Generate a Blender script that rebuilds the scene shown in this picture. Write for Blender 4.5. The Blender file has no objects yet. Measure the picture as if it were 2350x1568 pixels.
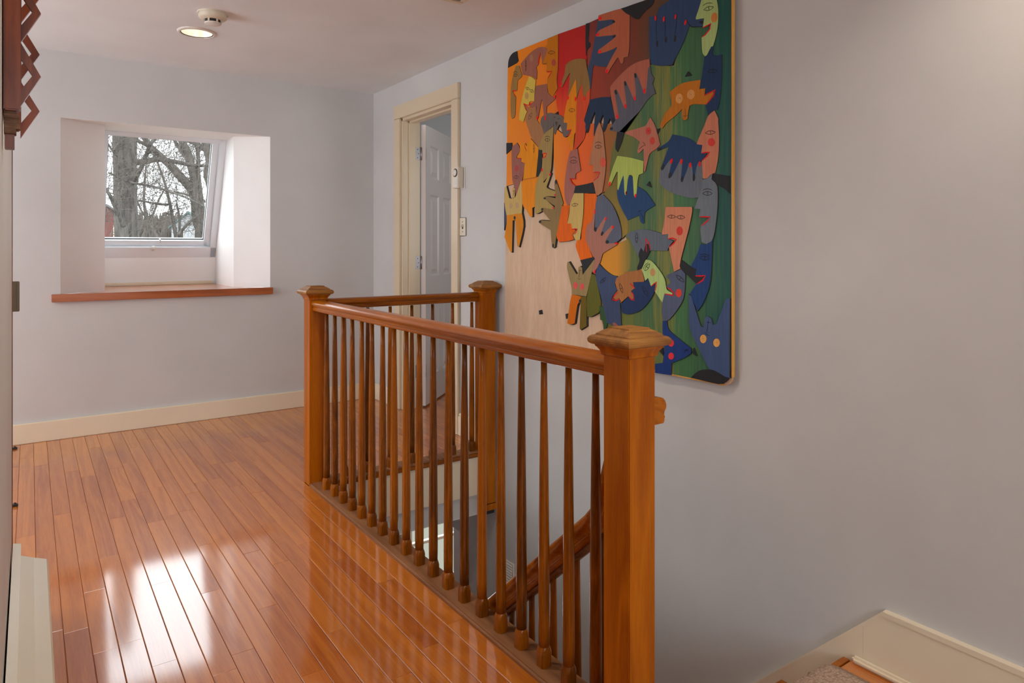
import bpy, bmesh, math, random
from mathutils import Vector, Matrix

# ------------------------------------------------------------------ camera, world, light, exposure
F_PX, CX, HY, CAM_H = 1576.5, 1175.0, 569.0, 1.15
TH = math.atan(1107 / F_PX)
scene = bpy.context.scene
col = scene.collection
cam_d = bpy.data.cameras.new('camera'); cam = bpy.data.objects.new('camera', cam_d); col.objects.link(cam)
cam_d.sensor_width = 36; cam_d.lens = F_PX / 2350 * 36
cam_d.shift_y = -(784 - HY) / 2350
cam_d.clip_start = .02; cam_d.clip_end = 800
cam.location = (0, 0, CAM_H); cam.rotation_euler = (math.pi / 2, 0, -TH)
scene.camera = cam
scene.view_settings.view_transform = 'Standard'
scene.view_settings.look = 'None'
scene.view_settings.exposure = 0.07
scene.view_settings.gamma = 1.0
scene.view_settings.use_curve_mapping = False
scene.cycles.max_bounces = 7; scene.cycles.glossy_bounces = 3; scene.cycles.caustics_reflective = False; scene.cycles.caustics_refractive = False

world = bpy.data.worlds.new('overcast_sky'); scene.world = world; world.use_nodes = True
bgn = world.node_tree.nodes['Background']
bgn.inputs[0].default_value = (.90, .95, 1.0, 1); bgn.inputs[1].default_value = 5.0

def area(name, loc, rot, sx, sy, power, color, spread=math.pi):
    l = bpy.data.lights.new(name, 'AREA'); l.shape = 'RECTANGLE'; l.size = sx; l.size_y = sy
    l.energy = power; l.color = color; l.spread = spread
    o = bpy.data.objects.new(name, l); o.location = loc; o.rotation_euler = rot; col.objects.link(o)
    return o
R = math.radians
# fill lamps added at unseen end-wall and left-room windows; daylight of bedroom and lower hall
area('fill_end_wall', (.3, -2.37, 1.35), (R(90), 0, 0), 1.9, 1.5, 10, (.92, .96, 1.0))
area('fill_left_room', (-2.17, 3.75, 1.35), (R(90), 0, R(-90)), 1.7, 1.5, 24, (.92, .96, 1.0))
area('daylight_bedroom_window', (3.3, 3.08, 1.5), (R(90), 0, 0), 1.0, 1.0, 9, (.95, .97, 1.0))
area('daylight_lower_hall', (2.95, 5.42, -1.6), (R(90), 0, R(180)), .9, 1.1, 20, (.93, .96, 1.0))

# ------------------------------------------------------------------ helpers
def W(px, py, axis, v):
    """world point seen at a photograph pixel on the plane axis = v"""
    a = (px - CX) / F_PX; b = (HY - py) / F_PX
    s, c = math.sin(TH), math.cos(TH)
    d = Vector((s + a * c, c - a * s, b))
    o = Vector((0, 0, CAM_H)); k = 'xyz'.index(axis)
    return o + d * ((v - o[k]) / d[k])

def tag(o, label=None, cat=None, group=None, kind=None):
    if label: o['label'] = label
    if cat: o['category'] = cat
    if group: o['group'] = group
    if kind: o['kind'] = kind
    return o
def empty(name, loc=(0, 0, 0), parent=None):
    o = bpy.data.objects.new(name, None); o.location = loc; col.objects.link(o)
    if parent: o.parent = parent
    return o
def obj(name, me, mat=None, parent=None, loc=None):
    o = bpy.data.objects.new(name, me); col.objects.link(o)
    if mat is not None and not me.materials:
        for m in (mat if isinstance(mat, (list, tuple)) else [mat]): me.materials.append(m)
    if parent: o.parent = parent
    if loc is not None: o.location = loc
    return o
def mesh(name, verts, faces, smooth=False):
    me = bpy.data.meshes.new(name); me.from_pydata([tuple(v) for v in verts], [], faces)
    bm = bmesh.new(); bm.from_mesh(me); bmesh.ops.recalc_face_normals(bm, faces=bm.faces); bm.to_mesh(me); bm.free()
    if smooth:
        for p in me.polygons: p.use_smooth = True
    me.update(); return me
def quads(name, polys, mat, parent=None):
    vs, fs = [], []
    for p in polys:
        fs.append(list(range(len(vs), len(vs) + len(p)))); vs += p
    me = bpy.data.meshes.new(name); me.from_pydata([tuple(v) for v in vs], [], fs); me.update()
    return obj(name, me, mat, parent)
def bm_box(bm, x0, x1, y0, y1, z0, z1):
    vs = [bm.verts.new(p) for p in ((x0, y0, z0), (x1, y0, z0), (x1, y1, z0), (x0, y1, z0), (x0, y0, z1), (x1, y0, z1), (x1, y1, z1), (x0, y1, z1))]
    for f in ((0, 3, 2, 1), (4, 5, 6, 7), (0, 1, 5, 4), (1, 2, 6, 5), (2, 3, 7, 6), (3, 0, 4, 7)): bm.faces.new([vs[i] for i in f])
def bm_done(bm, name, bevel=0, seg=2, smooth=False):
    if bevel: bmesh.ops.bevel(bm, geom=list(bm.edges), offset=bevel, segments=seg, affect='EDGES', clamp_overlap=True)
    bmesh.ops.recalc_face_normals(bm, faces=bm.faces)
    me = bpy.data.meshes.new(name); bm.to_mesh(me); bm.free()
    if smooth:
        for p in me.polygons: p.use_smooth = True
    return me
def box(name, x0, x1, y0, y1, z0, z1, mat, parent=None, bevel=0, seg=2):
    bm = bmesh.new(); bm_box(bm, x0, x1, y0, y1, z0, z1)
    return obj(name, bm_done(bm, name, bevel, seg), mat, parent)
def sq_stack(name, cx, cy, hs, prof, mat, parent=None):
    """square section stacked upwards: prof = [(offset from half side, z)]"""
    vs, fs = [], []
    for off, z in prof:
        r = hs + off; vs += [(cx - r, cy - r, z), (cx + r, cy - r, z), (cx + r, cy + r, z), (cx - r, cy + r, z)]
    n = len(prof)
    fs.append([3, 2, 1, 0]); fs.append([4 * n - 4, 4 * n - 3, 4 * n - 2, 4 * n - 1])
    for i in range(n - 1):
        for k in range(4):
            a, b = 4 * i + k, 4 * i + (k + 1) % 4; fs.append([a, b, b + 4, a + 4])
    return obj(name, mesh(name, vs, fs), mat, parent)
def lathe_mesh(name, prof, seg=20, smooth=True, caps=True):
    vs, fs = [], []
    for r, z in prof:
        for k in range(seg):
            t = 2 * math.pi * k / seg; vs.append((r * math.cos(t), r * math.sin(t), z))
    for i in range(len(prof) - 1):
        for k in range(seg):
            a, b = i * seg + k, i * seg + (k + 1) % seg; fs.append([a, b, b + seg, a + seg])
    if caps and prof[0][0] > 1e-6: fs.append(list(range(seg))[::-1])
    if caps and prof[-1][0] > 1e-6: fs.append([(len(prof) - 1) * seg + k for k in range(seg)])
    return mesh(name, vs, fs, smooth)
def sweep_mesh(name, prof, path, smooth=True):
    """closed profile (side, up) swept along path in a vertical plane; side stays horizontal"""
    n, m = len(prof), len(path); vs, fs = [], []
    P = [Vector(p) for p in path]
    for i, p in enumerate(P):
        t = (P[min(i + 1, m - 1)] - P[max(i - 1, 0)]).normalized()
        side = Vector((0, 0, 1)).cross(t)
        side = side.normalized() if side.length > 1e-6 else Vector((1, 0, 0))
        up = t.cross(side).normalized()
        for a, b in prof: vs.append(p + side * a + up * b)
    for i in range(m - 1):
        for k in range(n):
            a, b = i * n + k, i * n + (k + 1) % n; fs.append([a, b, b + n, a + n])
    fs.append(list(range(n))[::-1]); fs.append([(m - 1) * n + k for k in range(n)])
    return mesh(name, vs, fs, smooth)
def autosmooth(o, ang=35):
    me = o.data
    bm = bmesh.new(); bm.from_mesh(me)
    for e in bm.edges:
        e.smooth = not (len(e.link_faces) == 2 and e.calc_face_angle(0) > R(ang))
    for f in bm.faces: f.smooth = True
    bm.to_mesh(me); bm.free(); return o
def tube(vs, fs, pts, radii, seg=6):
    P = [Vector(p) for p in pts]; base = len(vs)
    for i, p in enumerate(P):
        t = (P[min(i + 1, len(P) - 1)] - P[max(i - 1, 0)]).normalized()
        ref = Vector((1, 0, 0)) if abs(t.x) < .8 else Vector((0, 1, 0))
        u = t.cross(ref).normalized(); w = t.cross(u)
        for k in range(seg):
            an = 2 * math.pi * k / seg; vs.append(p + (u * math.cos(an) + w * math.sin(an)) * radii[i])
    for i in range(len(P) - 1):
        for k in range(seg):
            a, b = base + i * seg + k, base + i * seg + (k + 1) % seg; fs.append([a, b, b + seg, a + seg])
    fs.append([base + k for k in range(seg)][::-1]); fs.append([base + (len(P) - 1) * seg + k for k in range(seg)])

# ------------------------------------------------------------------ materials
def srgb(r, g, b):
    f = lambda c: (c / 255 / 12.92) if c / 255 <= .04045 else ((c / 255 + .055) / 1.055) ** 2.4
    return (f(r), f(g), f(b), 1)
def mat_new(name):
    m = bpy.data.materials.new(name); m.use_nodes = True
    nt = m.node_tree; b = nt.nodes['Principled BSDF']; return m, nt, b
def N(nt, kind, **kw):
    n = nt.nodes.new(kind)
    for k, v in kw.items(): setattr(n, k, v)
    return n
def plain(name, c, rough=.5, spec=.5, metal=0, coat=0):
    m, nt, b = mat_new(name)
    b.inputs['Base Color'].default_value = c if len(c) == 4 else (*c, 1)
    b.inputs['Roughness'].default_value = rough; b.inputs['Metallic'].default_value = metal
    b.inputs['Specular IOR Level'].default_value = spec; b.inputs['Coat Weight'].default_value = coat
    return m
def paint(name, c, rough=.55, mottling=.04, bump=.05, scale=90, spec=.35):
    """roller-painted plaster or brushed wood paint: faint mottling and orange-peel relief"""
    m, nt, b = mat_new(name); L = nt.links
    g = N(nt, 'ShaderNodeNewGeometry')
    n1 = N(nt, 'ShaderNodeTexNoise'); n1.inputs['Scale'].default_value = 2.3; n1.inputs['Detail'].default_value = 5
    L.new(g.outputs['Position'], n1.inputs['Vector'])
    r = N(nt, 'ShaderNodeValToRGB'); cc = c if len(c) == 4 else (*c, 1)
    r.color_ramp.elements[0].position = .3; r.color_ramp.elements[1].position = .7
    r.color_ramp.elements[0].color = tuple(x * (1 - mottling) for x in cc[:3]) + (1,)
    r.color_ramp.elements[1].color = tuple(min(1, x * (1 + mottling)) for x in cc[:3]) + (1,)
    L.new(n1.outputs['Fac'], r.inputs['Fac']); L.new(r.outputs['Color'], b.inputs['Base Color'])
    n2 = N(nt, 'ShaderNodeTexNoise'); n2.inputs['Scale'].default_value = scale; n2.inputs['Detail'].default_value = 3
    L.new(g.outputs['Position'], n2.inputs['Vector'])
    bp = N(nt, 'ShaderNodeBump'); bp.inputs['Strength'].default_value = bump; bp.inputs['Distance'].default_value = .004
    L.new(n2.outputs['Fac'], bp.inputs['Height']); L.new(bp.outputs['Normal'], b.inputs['Normal'])
    b.inputs['Roughness'].default_value = rough; b.inputs['Specular IOR Level'].default_value = spec
    return m
def wood(name, dark, light, grain=(60, 60, 3), rough=.25, coat=.6, coat_rough=.12, vary=.5, figure=.5, coat_ior=1.5, bump=.06, wear=None):
    """varnished wood: stretched fibre noise, slow cathedral figure, brightness differing from piece to piece"""
    m, nt, b = mat_new(name); L = nt.links
    g = N(nt, 'ShaderNodeNewGeometry'); oi = N(nt, 'ShaderNodeObjectInfo')
    off = N(nt, 'ShaderNodeVectorMath', operation='SCALE'); off.inputs[0].default_value = (7.3, 3.1, 5.7)
    sc = N(nt, 'ShaderNodeMath', operation='MULTIPLY'); sc.inputs[1].default_value = 9
    L.new(oi.outputs['Random'], sc.inputs[0]); L.new(sc.outputs[0], off.inputs['Scale'])
    ad = N(nt, 'ShaderNodeVectorMath', operation='ADD'); L.new(g.outputs['Position'], ad.inputs[0]); L.new(off.outputs[0], ad.inputs[1])
    mp = N(nt, 'ShaderNodeMapping'); mp.inputs['Scale'].default_value = grain; L.new(ad.outputs[0], mp.inputs['Vector'])
    n1 = N(nt, 'ShaderNodeTexNoise'); n1.inputs['Scale'].default_value = 4; n1.inputs['Detail'].default_value = 6; n1.inputs['Roughness'].default_value = .65
    L.new(mp.outputs[0], n1.inputs['Vector'])
    mp2 = N(nt, 'ShaderNodeMapping'); mp2.inputs['Scale'].default_value = tuple(.22 * x for x in grain); L.new(ad.outputs[0], mp2.inputs['Vector'])
    n2 = N(nt, 'ShaderNodeTexNoise'); n2.inputs['Scale'].default_value = 1; n2.inputs['Detail'].default_value = 2; n2.inputs['Distortion'].default_value = .6
    L.new(mp2.outputs[0], n2.inputs['Vector'])
    fr = N(nt, 'ShaderNodeMath', operation='MULTIPLY'); fr.inputs[1].default_value = 11; L.new(n2.outputs['Fac'], fr.inputs[0])
    pp = N(nt, 'ShaderNodeMath', operation='PINGPONG'); pp.inputs[1].default_value = 1; L.new(fr.outputs[0], pp.inputs[0])
    mx = N(nt, 'ShaderNodeMix'); mx.inputs['Factor'].default_value = figure
    L.new(n1.outputs['Fac'], mx.inputs['A']); L.new(pp.outputs[0], mx.inputs['B'])
    v = N(nt, 'ShaderNodeMath', operation='MULTIPLY_ADD'); L.new(oi.outputs['Random'], v.inputs[0]); v.inputs[1].default_value = vary; v.inputs[2].default_value = -vary / 2
    s = N(nt, 'ShaderNodeMath', operation='ADD', use_clamp=True); L.new(mx.outputs[0], s.inputs[0]); L.new(v.outputs[0], s.inputs[1])
    r = N(nt, 'ShaderNodeValToRGB'); r.color_ramp.elements[0].position = .18; r.color_ramp.elements[1].position = .82
    r.color_ramp.elements[0].color = dark; r.color_ramp.elements[1].color = light
    L.new(s.outputs[0], r.inputs['Fac']); L.new(r.outputs['Color'], b.inputs['Base Color'])
    bp = N(nt, 'ShaderNodeBump'); bp.inputs['Strength'].default_value = bump; bp.inputs['Distance'].default_value = .002
    L.new(n1.outputs['Fac'], bp.inputs['Height']); L.new(bp.outputs['Normal'], b.inputs['Normal'])
    b.inputs['Roughness'].default_value = rough; b.inputs['Coat Weight'].default_value = coat; b.inputs['Specular IOR Level'].default_value = .15
    b.inputs['Coat Roughness'].default_value = coat_rough; b.inputs['Coat IOR'].default_value = coat_ior
    return m
M = {}
M['wall'] = paint('wall_paint', (.615, .61, .60), .6)
M['ceil'] = paint('ceiling_paint', (.80, .83, .85), .7)
M['reveal'] = paint('reveal_plaster', (.90, .90, .89), .5, .03)
M['trim'] = paint('cream_trim_paint', srgb(236, 222, 196), .35, .03, .03, 40)
M['trimdoor'] = paint('cream_casing_paint', srgb(218, 202, 174), .28, .02, .02, 40)
M['door'] = paint('white_door_paint', srgb(205, 196, 190), .22, .02, .02, 40, .5)
M['floor'] = wood('oak_floor_varnish', srgb(166, 84, 20), srgb(208, 124, 40), (48, 2.4, 48), .35, 1.0, .09, .34, .3, 1.9, .05)
M['newel'] = wood('newel_stain', srgb(138, 64, 0), srgb(188, 106, 2), (45, 45, 3), .35, .22, .2, .2, .35, 1.45)
M['bal'] = wood('baluster_stain', srgb(92, 47, 2), srgb(160, 88, 4), (45, 45, 6), .35, .3, .2, .55, .3, 1.45)
M['rail'] = wood('handrail_stain', srgb(134, 64, 0), srgb(186, 106, 4), (50, 4, 50), .3, .38, .12, .1, .3, 1.5)
M['railx'] = wood('handrail_stain_cross', srgb(112, 56, 2), srgb(168, 94, 6), (4, 50, 50), .3, .4, .12, .1, .3, 1.55)
M['cap'] = wood('worn_cap_stain', srgb(118, 72, 34), srgb(176, 122, 56), (5, 40, 40), .45, .25, .3, .2, .4)
M['shoe'] = wood('worn_shoe_wood', srgb(112, 72, 44), srgb(158, 112, 76), (40, 3, 40), .5, .15, .3, .1, .4)
M['sill'] = wood('sill_cherry', srgb(140, 70, 30), srgb(186, 104, 54), (3, 40, 40), .3, .8, .12, .1, .4)
M['carved'] = wood('carved_mahogany', srgb(88, 36, 16), srgb(148, 72, 30), (40, 40, 4), .4, .4, .25, .3, .5)
M['carved_end'] = wood('carved_endgrain', srgb(92, 66, 50), srgb(150, 116, 92), (30, 60, 60), .8, 0, .5, .2, .4)
M['heater'] = paint('heater_enamel', srgb(212, 202, 180), .35, .02, .015, 30)
M['vinyl'] = plain('window_white_vinyl', (.82, .86, .9), .3)
M['steel'] = plain('satin_steel', (.34, .32, .32), .42, metal=1)
M['brass'] = plain('aged_brass', srgb(92, 78, 58), .4, metal=.6)
M['plastic'] = plain('ivory_plastic', srgb(222, 212, 192), .4)
M['white'] = plain('white_plastic', srgb(226, 222, 214), .4)
M['dark'] = plain('dark_slot', (.03, .026, .024), .7)
M['black'] = plain('black_paint', (.02, .02, .024), .5)
M['lens'] = plain('silver_reflector', (.85, .8, .72), .35, metal=.6)

# ------------------------------------------------------------------ shell of the hall
XW, YW, ZC = 2.17, 4.95, 2.335      # right wall, far wall, ceiling
XL, YB = -2.2, -2.4                 # room left of the camera, end wall behind the camera
XWELL, Y0W, Y1W = 1.2, 1.19, 3.266  # stairwell opening
ZLAND = -.165; ZLOW = -2.75; ZLC = -.346
S = lambda o: tag(o, kind='structure')

# window niche in the far wall: wall edge -> splay -> inner recess
wo = dict(l=.152, r=1.39, b=.872, t=1.935)
wi = dict(l=.402, r=1.202, bl=.868, t=1.952)
YS = 5.2
def PT(x, y, z): return (x, y, z)
far = quads('wall_far', [
    [(XL, YW, ZLAND), (wo['l'], YW, ZLAND), (wo['l'], YW, ZC), (XL, YW, ZC)],
    [(wo['r'], YW, ZLAND), (XW, YW, ZLAND), (XW, YW, ZC), (wo['r'], YW, ZC)],
    [(wo['l'], YW, ZLAND), (wo['r'], YW, ZLAND), (wo['r'], YW, wo['b']), (wo['l'], YW, wo['b'])],
    [(wo['l'], YW, wo['t']), (wo['r'], YW, wo['t']), (wo['r'], YW, ZC), (wo['l'], YW, ZC)]], M['wall'])
S(far)
ytop, ybot, zbot = 5.415, 5.80, 1.075     # roof window plane: top nearer, bottom further out
quads('window_reveal', [
    [(wo['l'], YW, wo['b']), (wi['l'], YS, wi['bl']), (wi['l'], YS, wi['t']), (wo['l'], YW, wo['t'])],
    [(wo['r'], YW, wo['b']), (wi['r'], YS, wi['bl']), (wi['r'], YS, wi['t']), (wo['r'], YW, wo['t'])],
    [(wo['l'], YW, wo['t']), (wi['l'], YS, wi['t']), (wi['r'], YS, wi['t']), (wo['r'], YW, wo['t'])],
    [(wi['l'], YS, wi['bl']), (wi['l'], YS, wi['t']), (wi['l'], 5.55, wi['t']), (wi['l'], 5.95, zbot - .05), (wi['l'], 5.95, wi['bl'])],
    [(wi['r'], YS, wi['bl']), (wi['r'], YS, wi['t']), (wi['r'], 5.55, wi['t']), (wi['r'], 5.95, zbot - .05), (wi['r'], 5.95, wi['bl'])],
    [(wi['l'], YS, wi['t']), (wi['r'], YS, wi['t']), (wi['r'], 5.55, wi['t']), (wi['l'], 5.55, wi['t'])],
    [(wi['l'], ybot, wi['bl']), (wi['r'], ybot, wi['bl']), (wi['r'], ybot, zbot), (wi['l'], ybot, zbot)],
    [(wi['l'], ybot, zbot), (wi['r'], ybot, zbot), (wi['r'], ybot + .2, zbot), (wi['l'], ybot + .2, zbot)]], M['reveal'], far)

# right wall, with the doorway; goes down into the stairwell
DY0, DY1, DZ = 3.725, 4.455, 2.07
right = quads('wall_right', [
    [(XW, YB, ZLOW), (XW, 3.6, ZLOW), (XW, 3.6, ZC), (XW, YB, ZC)],
    [(XW, 3.6, ZLC), (XW, DY0, ZLC), (XW, DY0, ZC), (XW, 3.6, ZC)],
    [(XW, DY0, DZ), (XW, DY1, DZ), (XW, DY1, ZC), (XW, DY0, ZC)],
    [(XW, DY0, ZLC), (XW, DY1, ZLC), (XW, DY1, -.03), (XW, DY0, -.03)],
    [(XW, DY1, ZLC), (XW, YW, ZLC), (XW, YW, ZC), (XW, DY1, ZC)]], M['wall']); S(right)
LAMPS = [(.752, 4.083), (.752, 1.9), (1.75, .5)]     # recessed lights: round holes in the ceiling
cpoly = []; q_ = .15
def strip(x0, x1, y0, y1):
    if x1 > x0 and y1 > y0: cpoly.append([(x0, y0, ZC), (x1, y0, ZC), (x1, y1, ZC), (x0, y1, ZC)])
ys_ = YB
for lx, ly in sorted(LAMPS, key=lambda p: p[1]):
    strip(XL, XW, ys_, ly - q_); strip(XL, lx - q_, ly - q_, ly + q_); strip(lx + q_, XW, ly - q_, ly + q_); ys_ = ly + q_
    nseg = 32
    for k in range(nseg):
        pts = []
        for kk in (k, k + 1):
            a = 2 * math.pi * kk / nseg; c_, s_ = math.cos(a), math.sin(a); m_ = max(abs(c_), abs(s_))
            pts.append(((lx + .082 * c_, ly + .082 * s_, ZC), (lx + q_ * c_ / m_, ly + q_ * s_ / m_, ZC)))
        cpoly.append([pts[0][0], pts[0][1], pts[1][1], pts[1][0]])
strip(XL, XW, ys_, YW)
S(quads('ceiling', cpoly, M['ceil']))
XN = -.045
S(box('wall_left', XN - .11, XN, 1.0, 2.62, 0, ZC, M['wall']))
def holed(name, fn, u0, u1, v0, v1, hu0, hu1, hv0, hv1):
    """wall with a window opening; fn maps wall coordinates to the world"""
    q = lambda a, b, c, d: [fn(a, c), fn(b, c), fn(b, d), fn(a, d)]
    return S(quads(name, [q(u0, hu0, v0, v1), q(hu1, u1, v0, v1), q(hu0, hu1, v0, hv0), q(hu0, hu1, hv1, v1)], M['wall']))
holed('wall_left_room', lambda u, v: (XL, u, v), YB, YW, 0, ZC, 2.9, 4.6, .6, 2.1)
holed('wall_back', lambda u, v: (u, YB, v), XL, XW, ZLAND, ZC, -.65, 1.25, .6, 2.1)
def plain_window(name, fn, u0, u1, v0, v1, t):
    w_ = S(empty(name))
    for nm, a_ in (('casing', (u0 - .08, u0, v0 - .08, v1 + .08)), ('casing', (u1, u1 + .08, v0 - .08, v1 + .08)), ('casing', (u0, u1, v1, v1 + .08)), ('sill', (u0 - .1, u1 + .1, v0 - .06, v0)),
                   ('meeting_rail', (u0, u1, (v0 + v1) / 2 - .02, (v0 + v1) / 2 + .02)), ('mullion', ((u0 + u1) / 2 - .025, (u0 + u1) / 2 + .025, v0, v1))):
        p0 = fn(a_[0], a_[2], 0); p1 = fn(a_[1], a_[3], t)
        lo = [min(x, y) for x, y in zip(p0, p1)]; hi = [max(x, y) for x, y in zip(p0, p1)]
        box(nm, lo[0], hi[0], lo[1], hi[1], lo[2], hi[2], M['trim'], w_, .003)
    return w_
# edges of the stairwell
wl = quads('wall_stairwell', [
    [(XWELL - .012, Y0W, ZLC), (XWELL - .012, Y1W, ZLC), (XWELL - .012, Y1W, -.02), (XWELL - .012, Y0W, -.02)],
    [(XWELL - .012, Y1W + .004, ZLC), (XW, Y1W + .004, ZLC), (XW, Y1W + .004, -.2), (XWELL - .012, Y1W + .004, -.2)]], M['wall']); S(wl)
S(box('trim_1', XWELL - .01, XW - .001, Y1W - .012, Y1W + .006, -.232, -.018, M['trim'], None, .002))
plain_window('added_window_3', lambda u, v, n: (u, YB + n, v), -.65, 1.25, .6, 2.1, .02)  # unseen window, added to frame the fill lamp behind the camera
plain_window('added_window_4', lambda u, v, n: (XL + n, u, v), 2.9, 4.6, .6, 2.1, .02)  # unseen window, added around the left room's fill lamp
plain_window('window_5', lambda u, v, n: (u, 3.052 + n, v), 2.8, 3.8, 1.0, 2.0, .018)
# baseboards
S(box('baseboard_far', XL, XW - .018, YW - .02, YW, 0, .118, M['trim'], None, .003))
S(box('baseboard_right', XW - .02, XW, 4.55, YW - .02, 0, .118, M['trim'], None, .003))
b2 = S(box('baseboard_right_front', XW - .02, XW, 3.33, 3.64, 0, .118, M['trim'], None, .003))
box('cap_moulding', XW - .014, XW, 3.33, 3.64, .118, .135, M['trim'], b2, .003)
# ------------------------------------------------------------------ floor boards
random.seed(4)
fl = S(empty('floor'))
BW = .0638
def board_mesh(w, l, t=.018, bev=.0016):
    h = w / 2 - .0004; e = l / 2 - .0003
    vs = [(-h, -e, -t), (h, -e, -t), (h, e, -t), (-h, e, -t), (-h, -e, -bev), (h, -e, -bev), (h, e, -bev), (-h, e, -bev),
          (-h + bev, -e + bev * .4, 0), (h - bev, -e + bev * .4, 0), (h - bev, e - bev * .4, 0), (-h + bev, e - bev * .4, 0)]
    fs = [[4, 5, 9, 8], [5, 6, 10, 9], [6, 7, 11, 10], [7, 4, 8, 11], [8, 9, 10, 11], [0, 1, 5, 4], [1, 2, 6, 5], [2, 3, 7, 6], [3, 0, 4, 7]]
    me = bpy.data.meshes.new('floor_board'); me.from_pydata(vs, [], fs); me.materials.append(M['floor']); return me
cache = {}
def lay_row(parent, x, ya, yb, z=0.0, w=BW, name='floor_board'):
    y = ya; first = True
    while y < yb - .01:
        l = random.choice((.42, .55, .68, .8, .95, 1.1, 1.25))
        if first: l *= random.uniform(.3, 1); l = round(l, 2); first = False
        if yb - (y + l) < .2: l = yb - y
        k = (round(w, 4), round(l, 3))
        if k not in cache: cache[k] = board_mesh(w, l)
        o = obj(name, cache[k], None, parent, (x, y + l / 2, z + random.uniform(-.0002, .0003)))
        o.rotation_euler = (random.uniform(-.0005, .0005), random.gauss(0, .0016), 0)
        y += l
x = 1.1035 - BW / 2
while x > -.16:
    lay_row(fl, x, .2 if x < .75 else .6, YW - .018); x -= BW
x = 1.1035 + BW / 2
while x < XW - .01:
    w = min(BW, XW - (x - BW / 2)); lay_row(fl, x if w == BW else x - (BW - w) / 2, 3.345, YW - .018, w=w); x += BW
quads('subfloor', [[(XL, YB, -.019), (1.10, YB, -.019), (1.10, YW, -.019), (XL, YW, -.019)],
                   [(1.10, 3.3, -.019), (XW + .2, 3.3, -.019), (XW + .2, YW, -.019), (1.10, YW, -.019)],
                   [(1.10, YB, -.019), (1.10, 1.15, -.019), (1.10, 1.15, -.18), (1.10, YB, -.18)]], M['dark'], fl)
# the part of the hall floor beside and behind the camera
m_, nt_, b_ = None, None, None
box('floor_slab', XL, 1.1, YB, .2, -.018, 0, M['floor'], fl)
box('floor_slab', .70, 1.1, .2, .6, -.018, 0, M['floor'], fl)
box('floor_slab', XL, -.157, .2, YW - .02, -.018, 0, M['floor'], fl)

# landing one step lower, at the head of the stairs
ld = S(empty('floor_landing'))
for i in range(int((XW - 1.1) / BW) + 1):
    xx = 1.1 + BW * (i + .5)
    w = min(BW, XW - 1.1 - BW * i)
    if w < .01: break
    lay_row(ld, xx - (BW - w) / 2, YB, Y0W - .02, ZLAND, w=w)
box('nosing', 1.2, XW - .022, Y0W - .02, Y0W + .012, ZLAND - .022, ZLAND, M['rail'], ld, .006)
box('subfloor', 1.1, XW, YB, Y0W - .01, ZLAND - .05, ZLAND - .019, M['dark'], ld)
bl = S(empty('baseboard_landing'))
def prism(name, prof, x0, x1, mat, parent=None):
    n = len(prof); vs = [(x0, y, z) for y, z in prof] + [(x1, y, z) for y, z in prof]
    fs = [list(range(n))[::-1], list(range(n, 2 * n))] + [[k, (k + 1) % n, n + (k + 1) % n, n + k] for k in range(n)]
    return obj(name, mesh(name, vs, fs), mat, parent)
prism('board', [(YB, ZLAND), (YB, .014), (1.08, .014), (1.1365, -.040), (1.1365, ZLAND)], XW - .02, XW, M['trim'], bl)
prism('cap_moulding', [(YB, .014), (YB, .030), (1.068, .030), (1.08, .014)], XW - .023, XW, M['trim'], bl)
box('shoe_moulding', XW - .042, XW - .018, YB, 1.165, ZLAND, ZLAND + .022, M['trim'], bl, .008)
# stairs going down away from the camera
RISE, RUN = .187, .208
st = empty('staircase', (1.7, Y0W, ZLAND)); tag(st, 'flight of stairs going down beside the right wall below the landing', 'stairs')
nst = 10
for i in range(1, nst):
    y0 = Y0W + RUN * (i - 1); z = ZLAND - RISE * i
    o = box('tread', 1.22, XW - .024, y0 - .005, y0 + RUN + .025, z - .03, z, M['rail'], None, .006); o.parent = st; o.matrix_parent_inverse = Matrix.Translation((-1.7, -Y0W, -ZLAND))
    o = box('riser', 1.22, XW - .024, y0 - .018, y0 - .004, z - .001, z + RISE - .02, M['trim'], None); o.parent = st; o.matrix_parent_inverse = Matrix.Translation((-1.7, -Y0W, -ZLAND))
sk = []
ya, za = 1.072, .028; yb_ = ya + 2.3; zb_ = za - 2.3 * 1.0
MI = Matrix.Translation((-1.7, -Y0W, -ZLAND))
o = prism('skirt_board', [(1.137, ZLAND - .2), (1.137, -.0405), (yb_, zb_), (yb_, zb_ - .45), (1.3, ZLAND - .6)], XW - .02, XW - .0005, M['trim']); o.parent = st; o.matrix_parent_inverse = MI
o = prism('skirt_cap', [(1.08, .014), (1.068, .030), (1.075, .030), (yb_, zb_ + .016), (yb_, zb_ + .002)], XW - .0205, XW - .001, M['trim']); o.parent = st; o.matrix_parent_inverse = MI

# carpet runner on the landing, folding over the nosing
def carpet_mat():
    m, nt, b = mat_new('beige_carpet'); L = nt.links
    g = N(nt, 'ShaderNodeNewGeometry'); v = N(nt, 'ShaderNodeTexVoronoi'); v.inputs['Scale'].default_value = 120
    L.new(g.outputs['Position'], v.inputs['Vector'])
    r = N(nt, 'ShaderNodeValToRGB'); r.color_ramp.elements[0].color = srgb(206, 180, 160); r.color_ramp.elements[1].color = srgb(166, 138, 116)
    r.color_ramp.elements[1].position = .8
    L.new(v.outputs['Distance'], r.inputs[0]); L.new(r.outputs[0], b.inputs['Base Color'])
    bp = N(nt, 'ShaderNodeBump'); bp.inputs['Strength'].default_value = .8; bp.inputs['Distance'].default_value = .006; bp.invert = True
    L.new(v.outputs['Distance'], bp.inputs['Height']); L.new(bp.outputs[0], b.inputs['Normal']); b.inputs['Roughness'].default_value = .95
    return m
M['carpet'] = carpet_mat()
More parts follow.
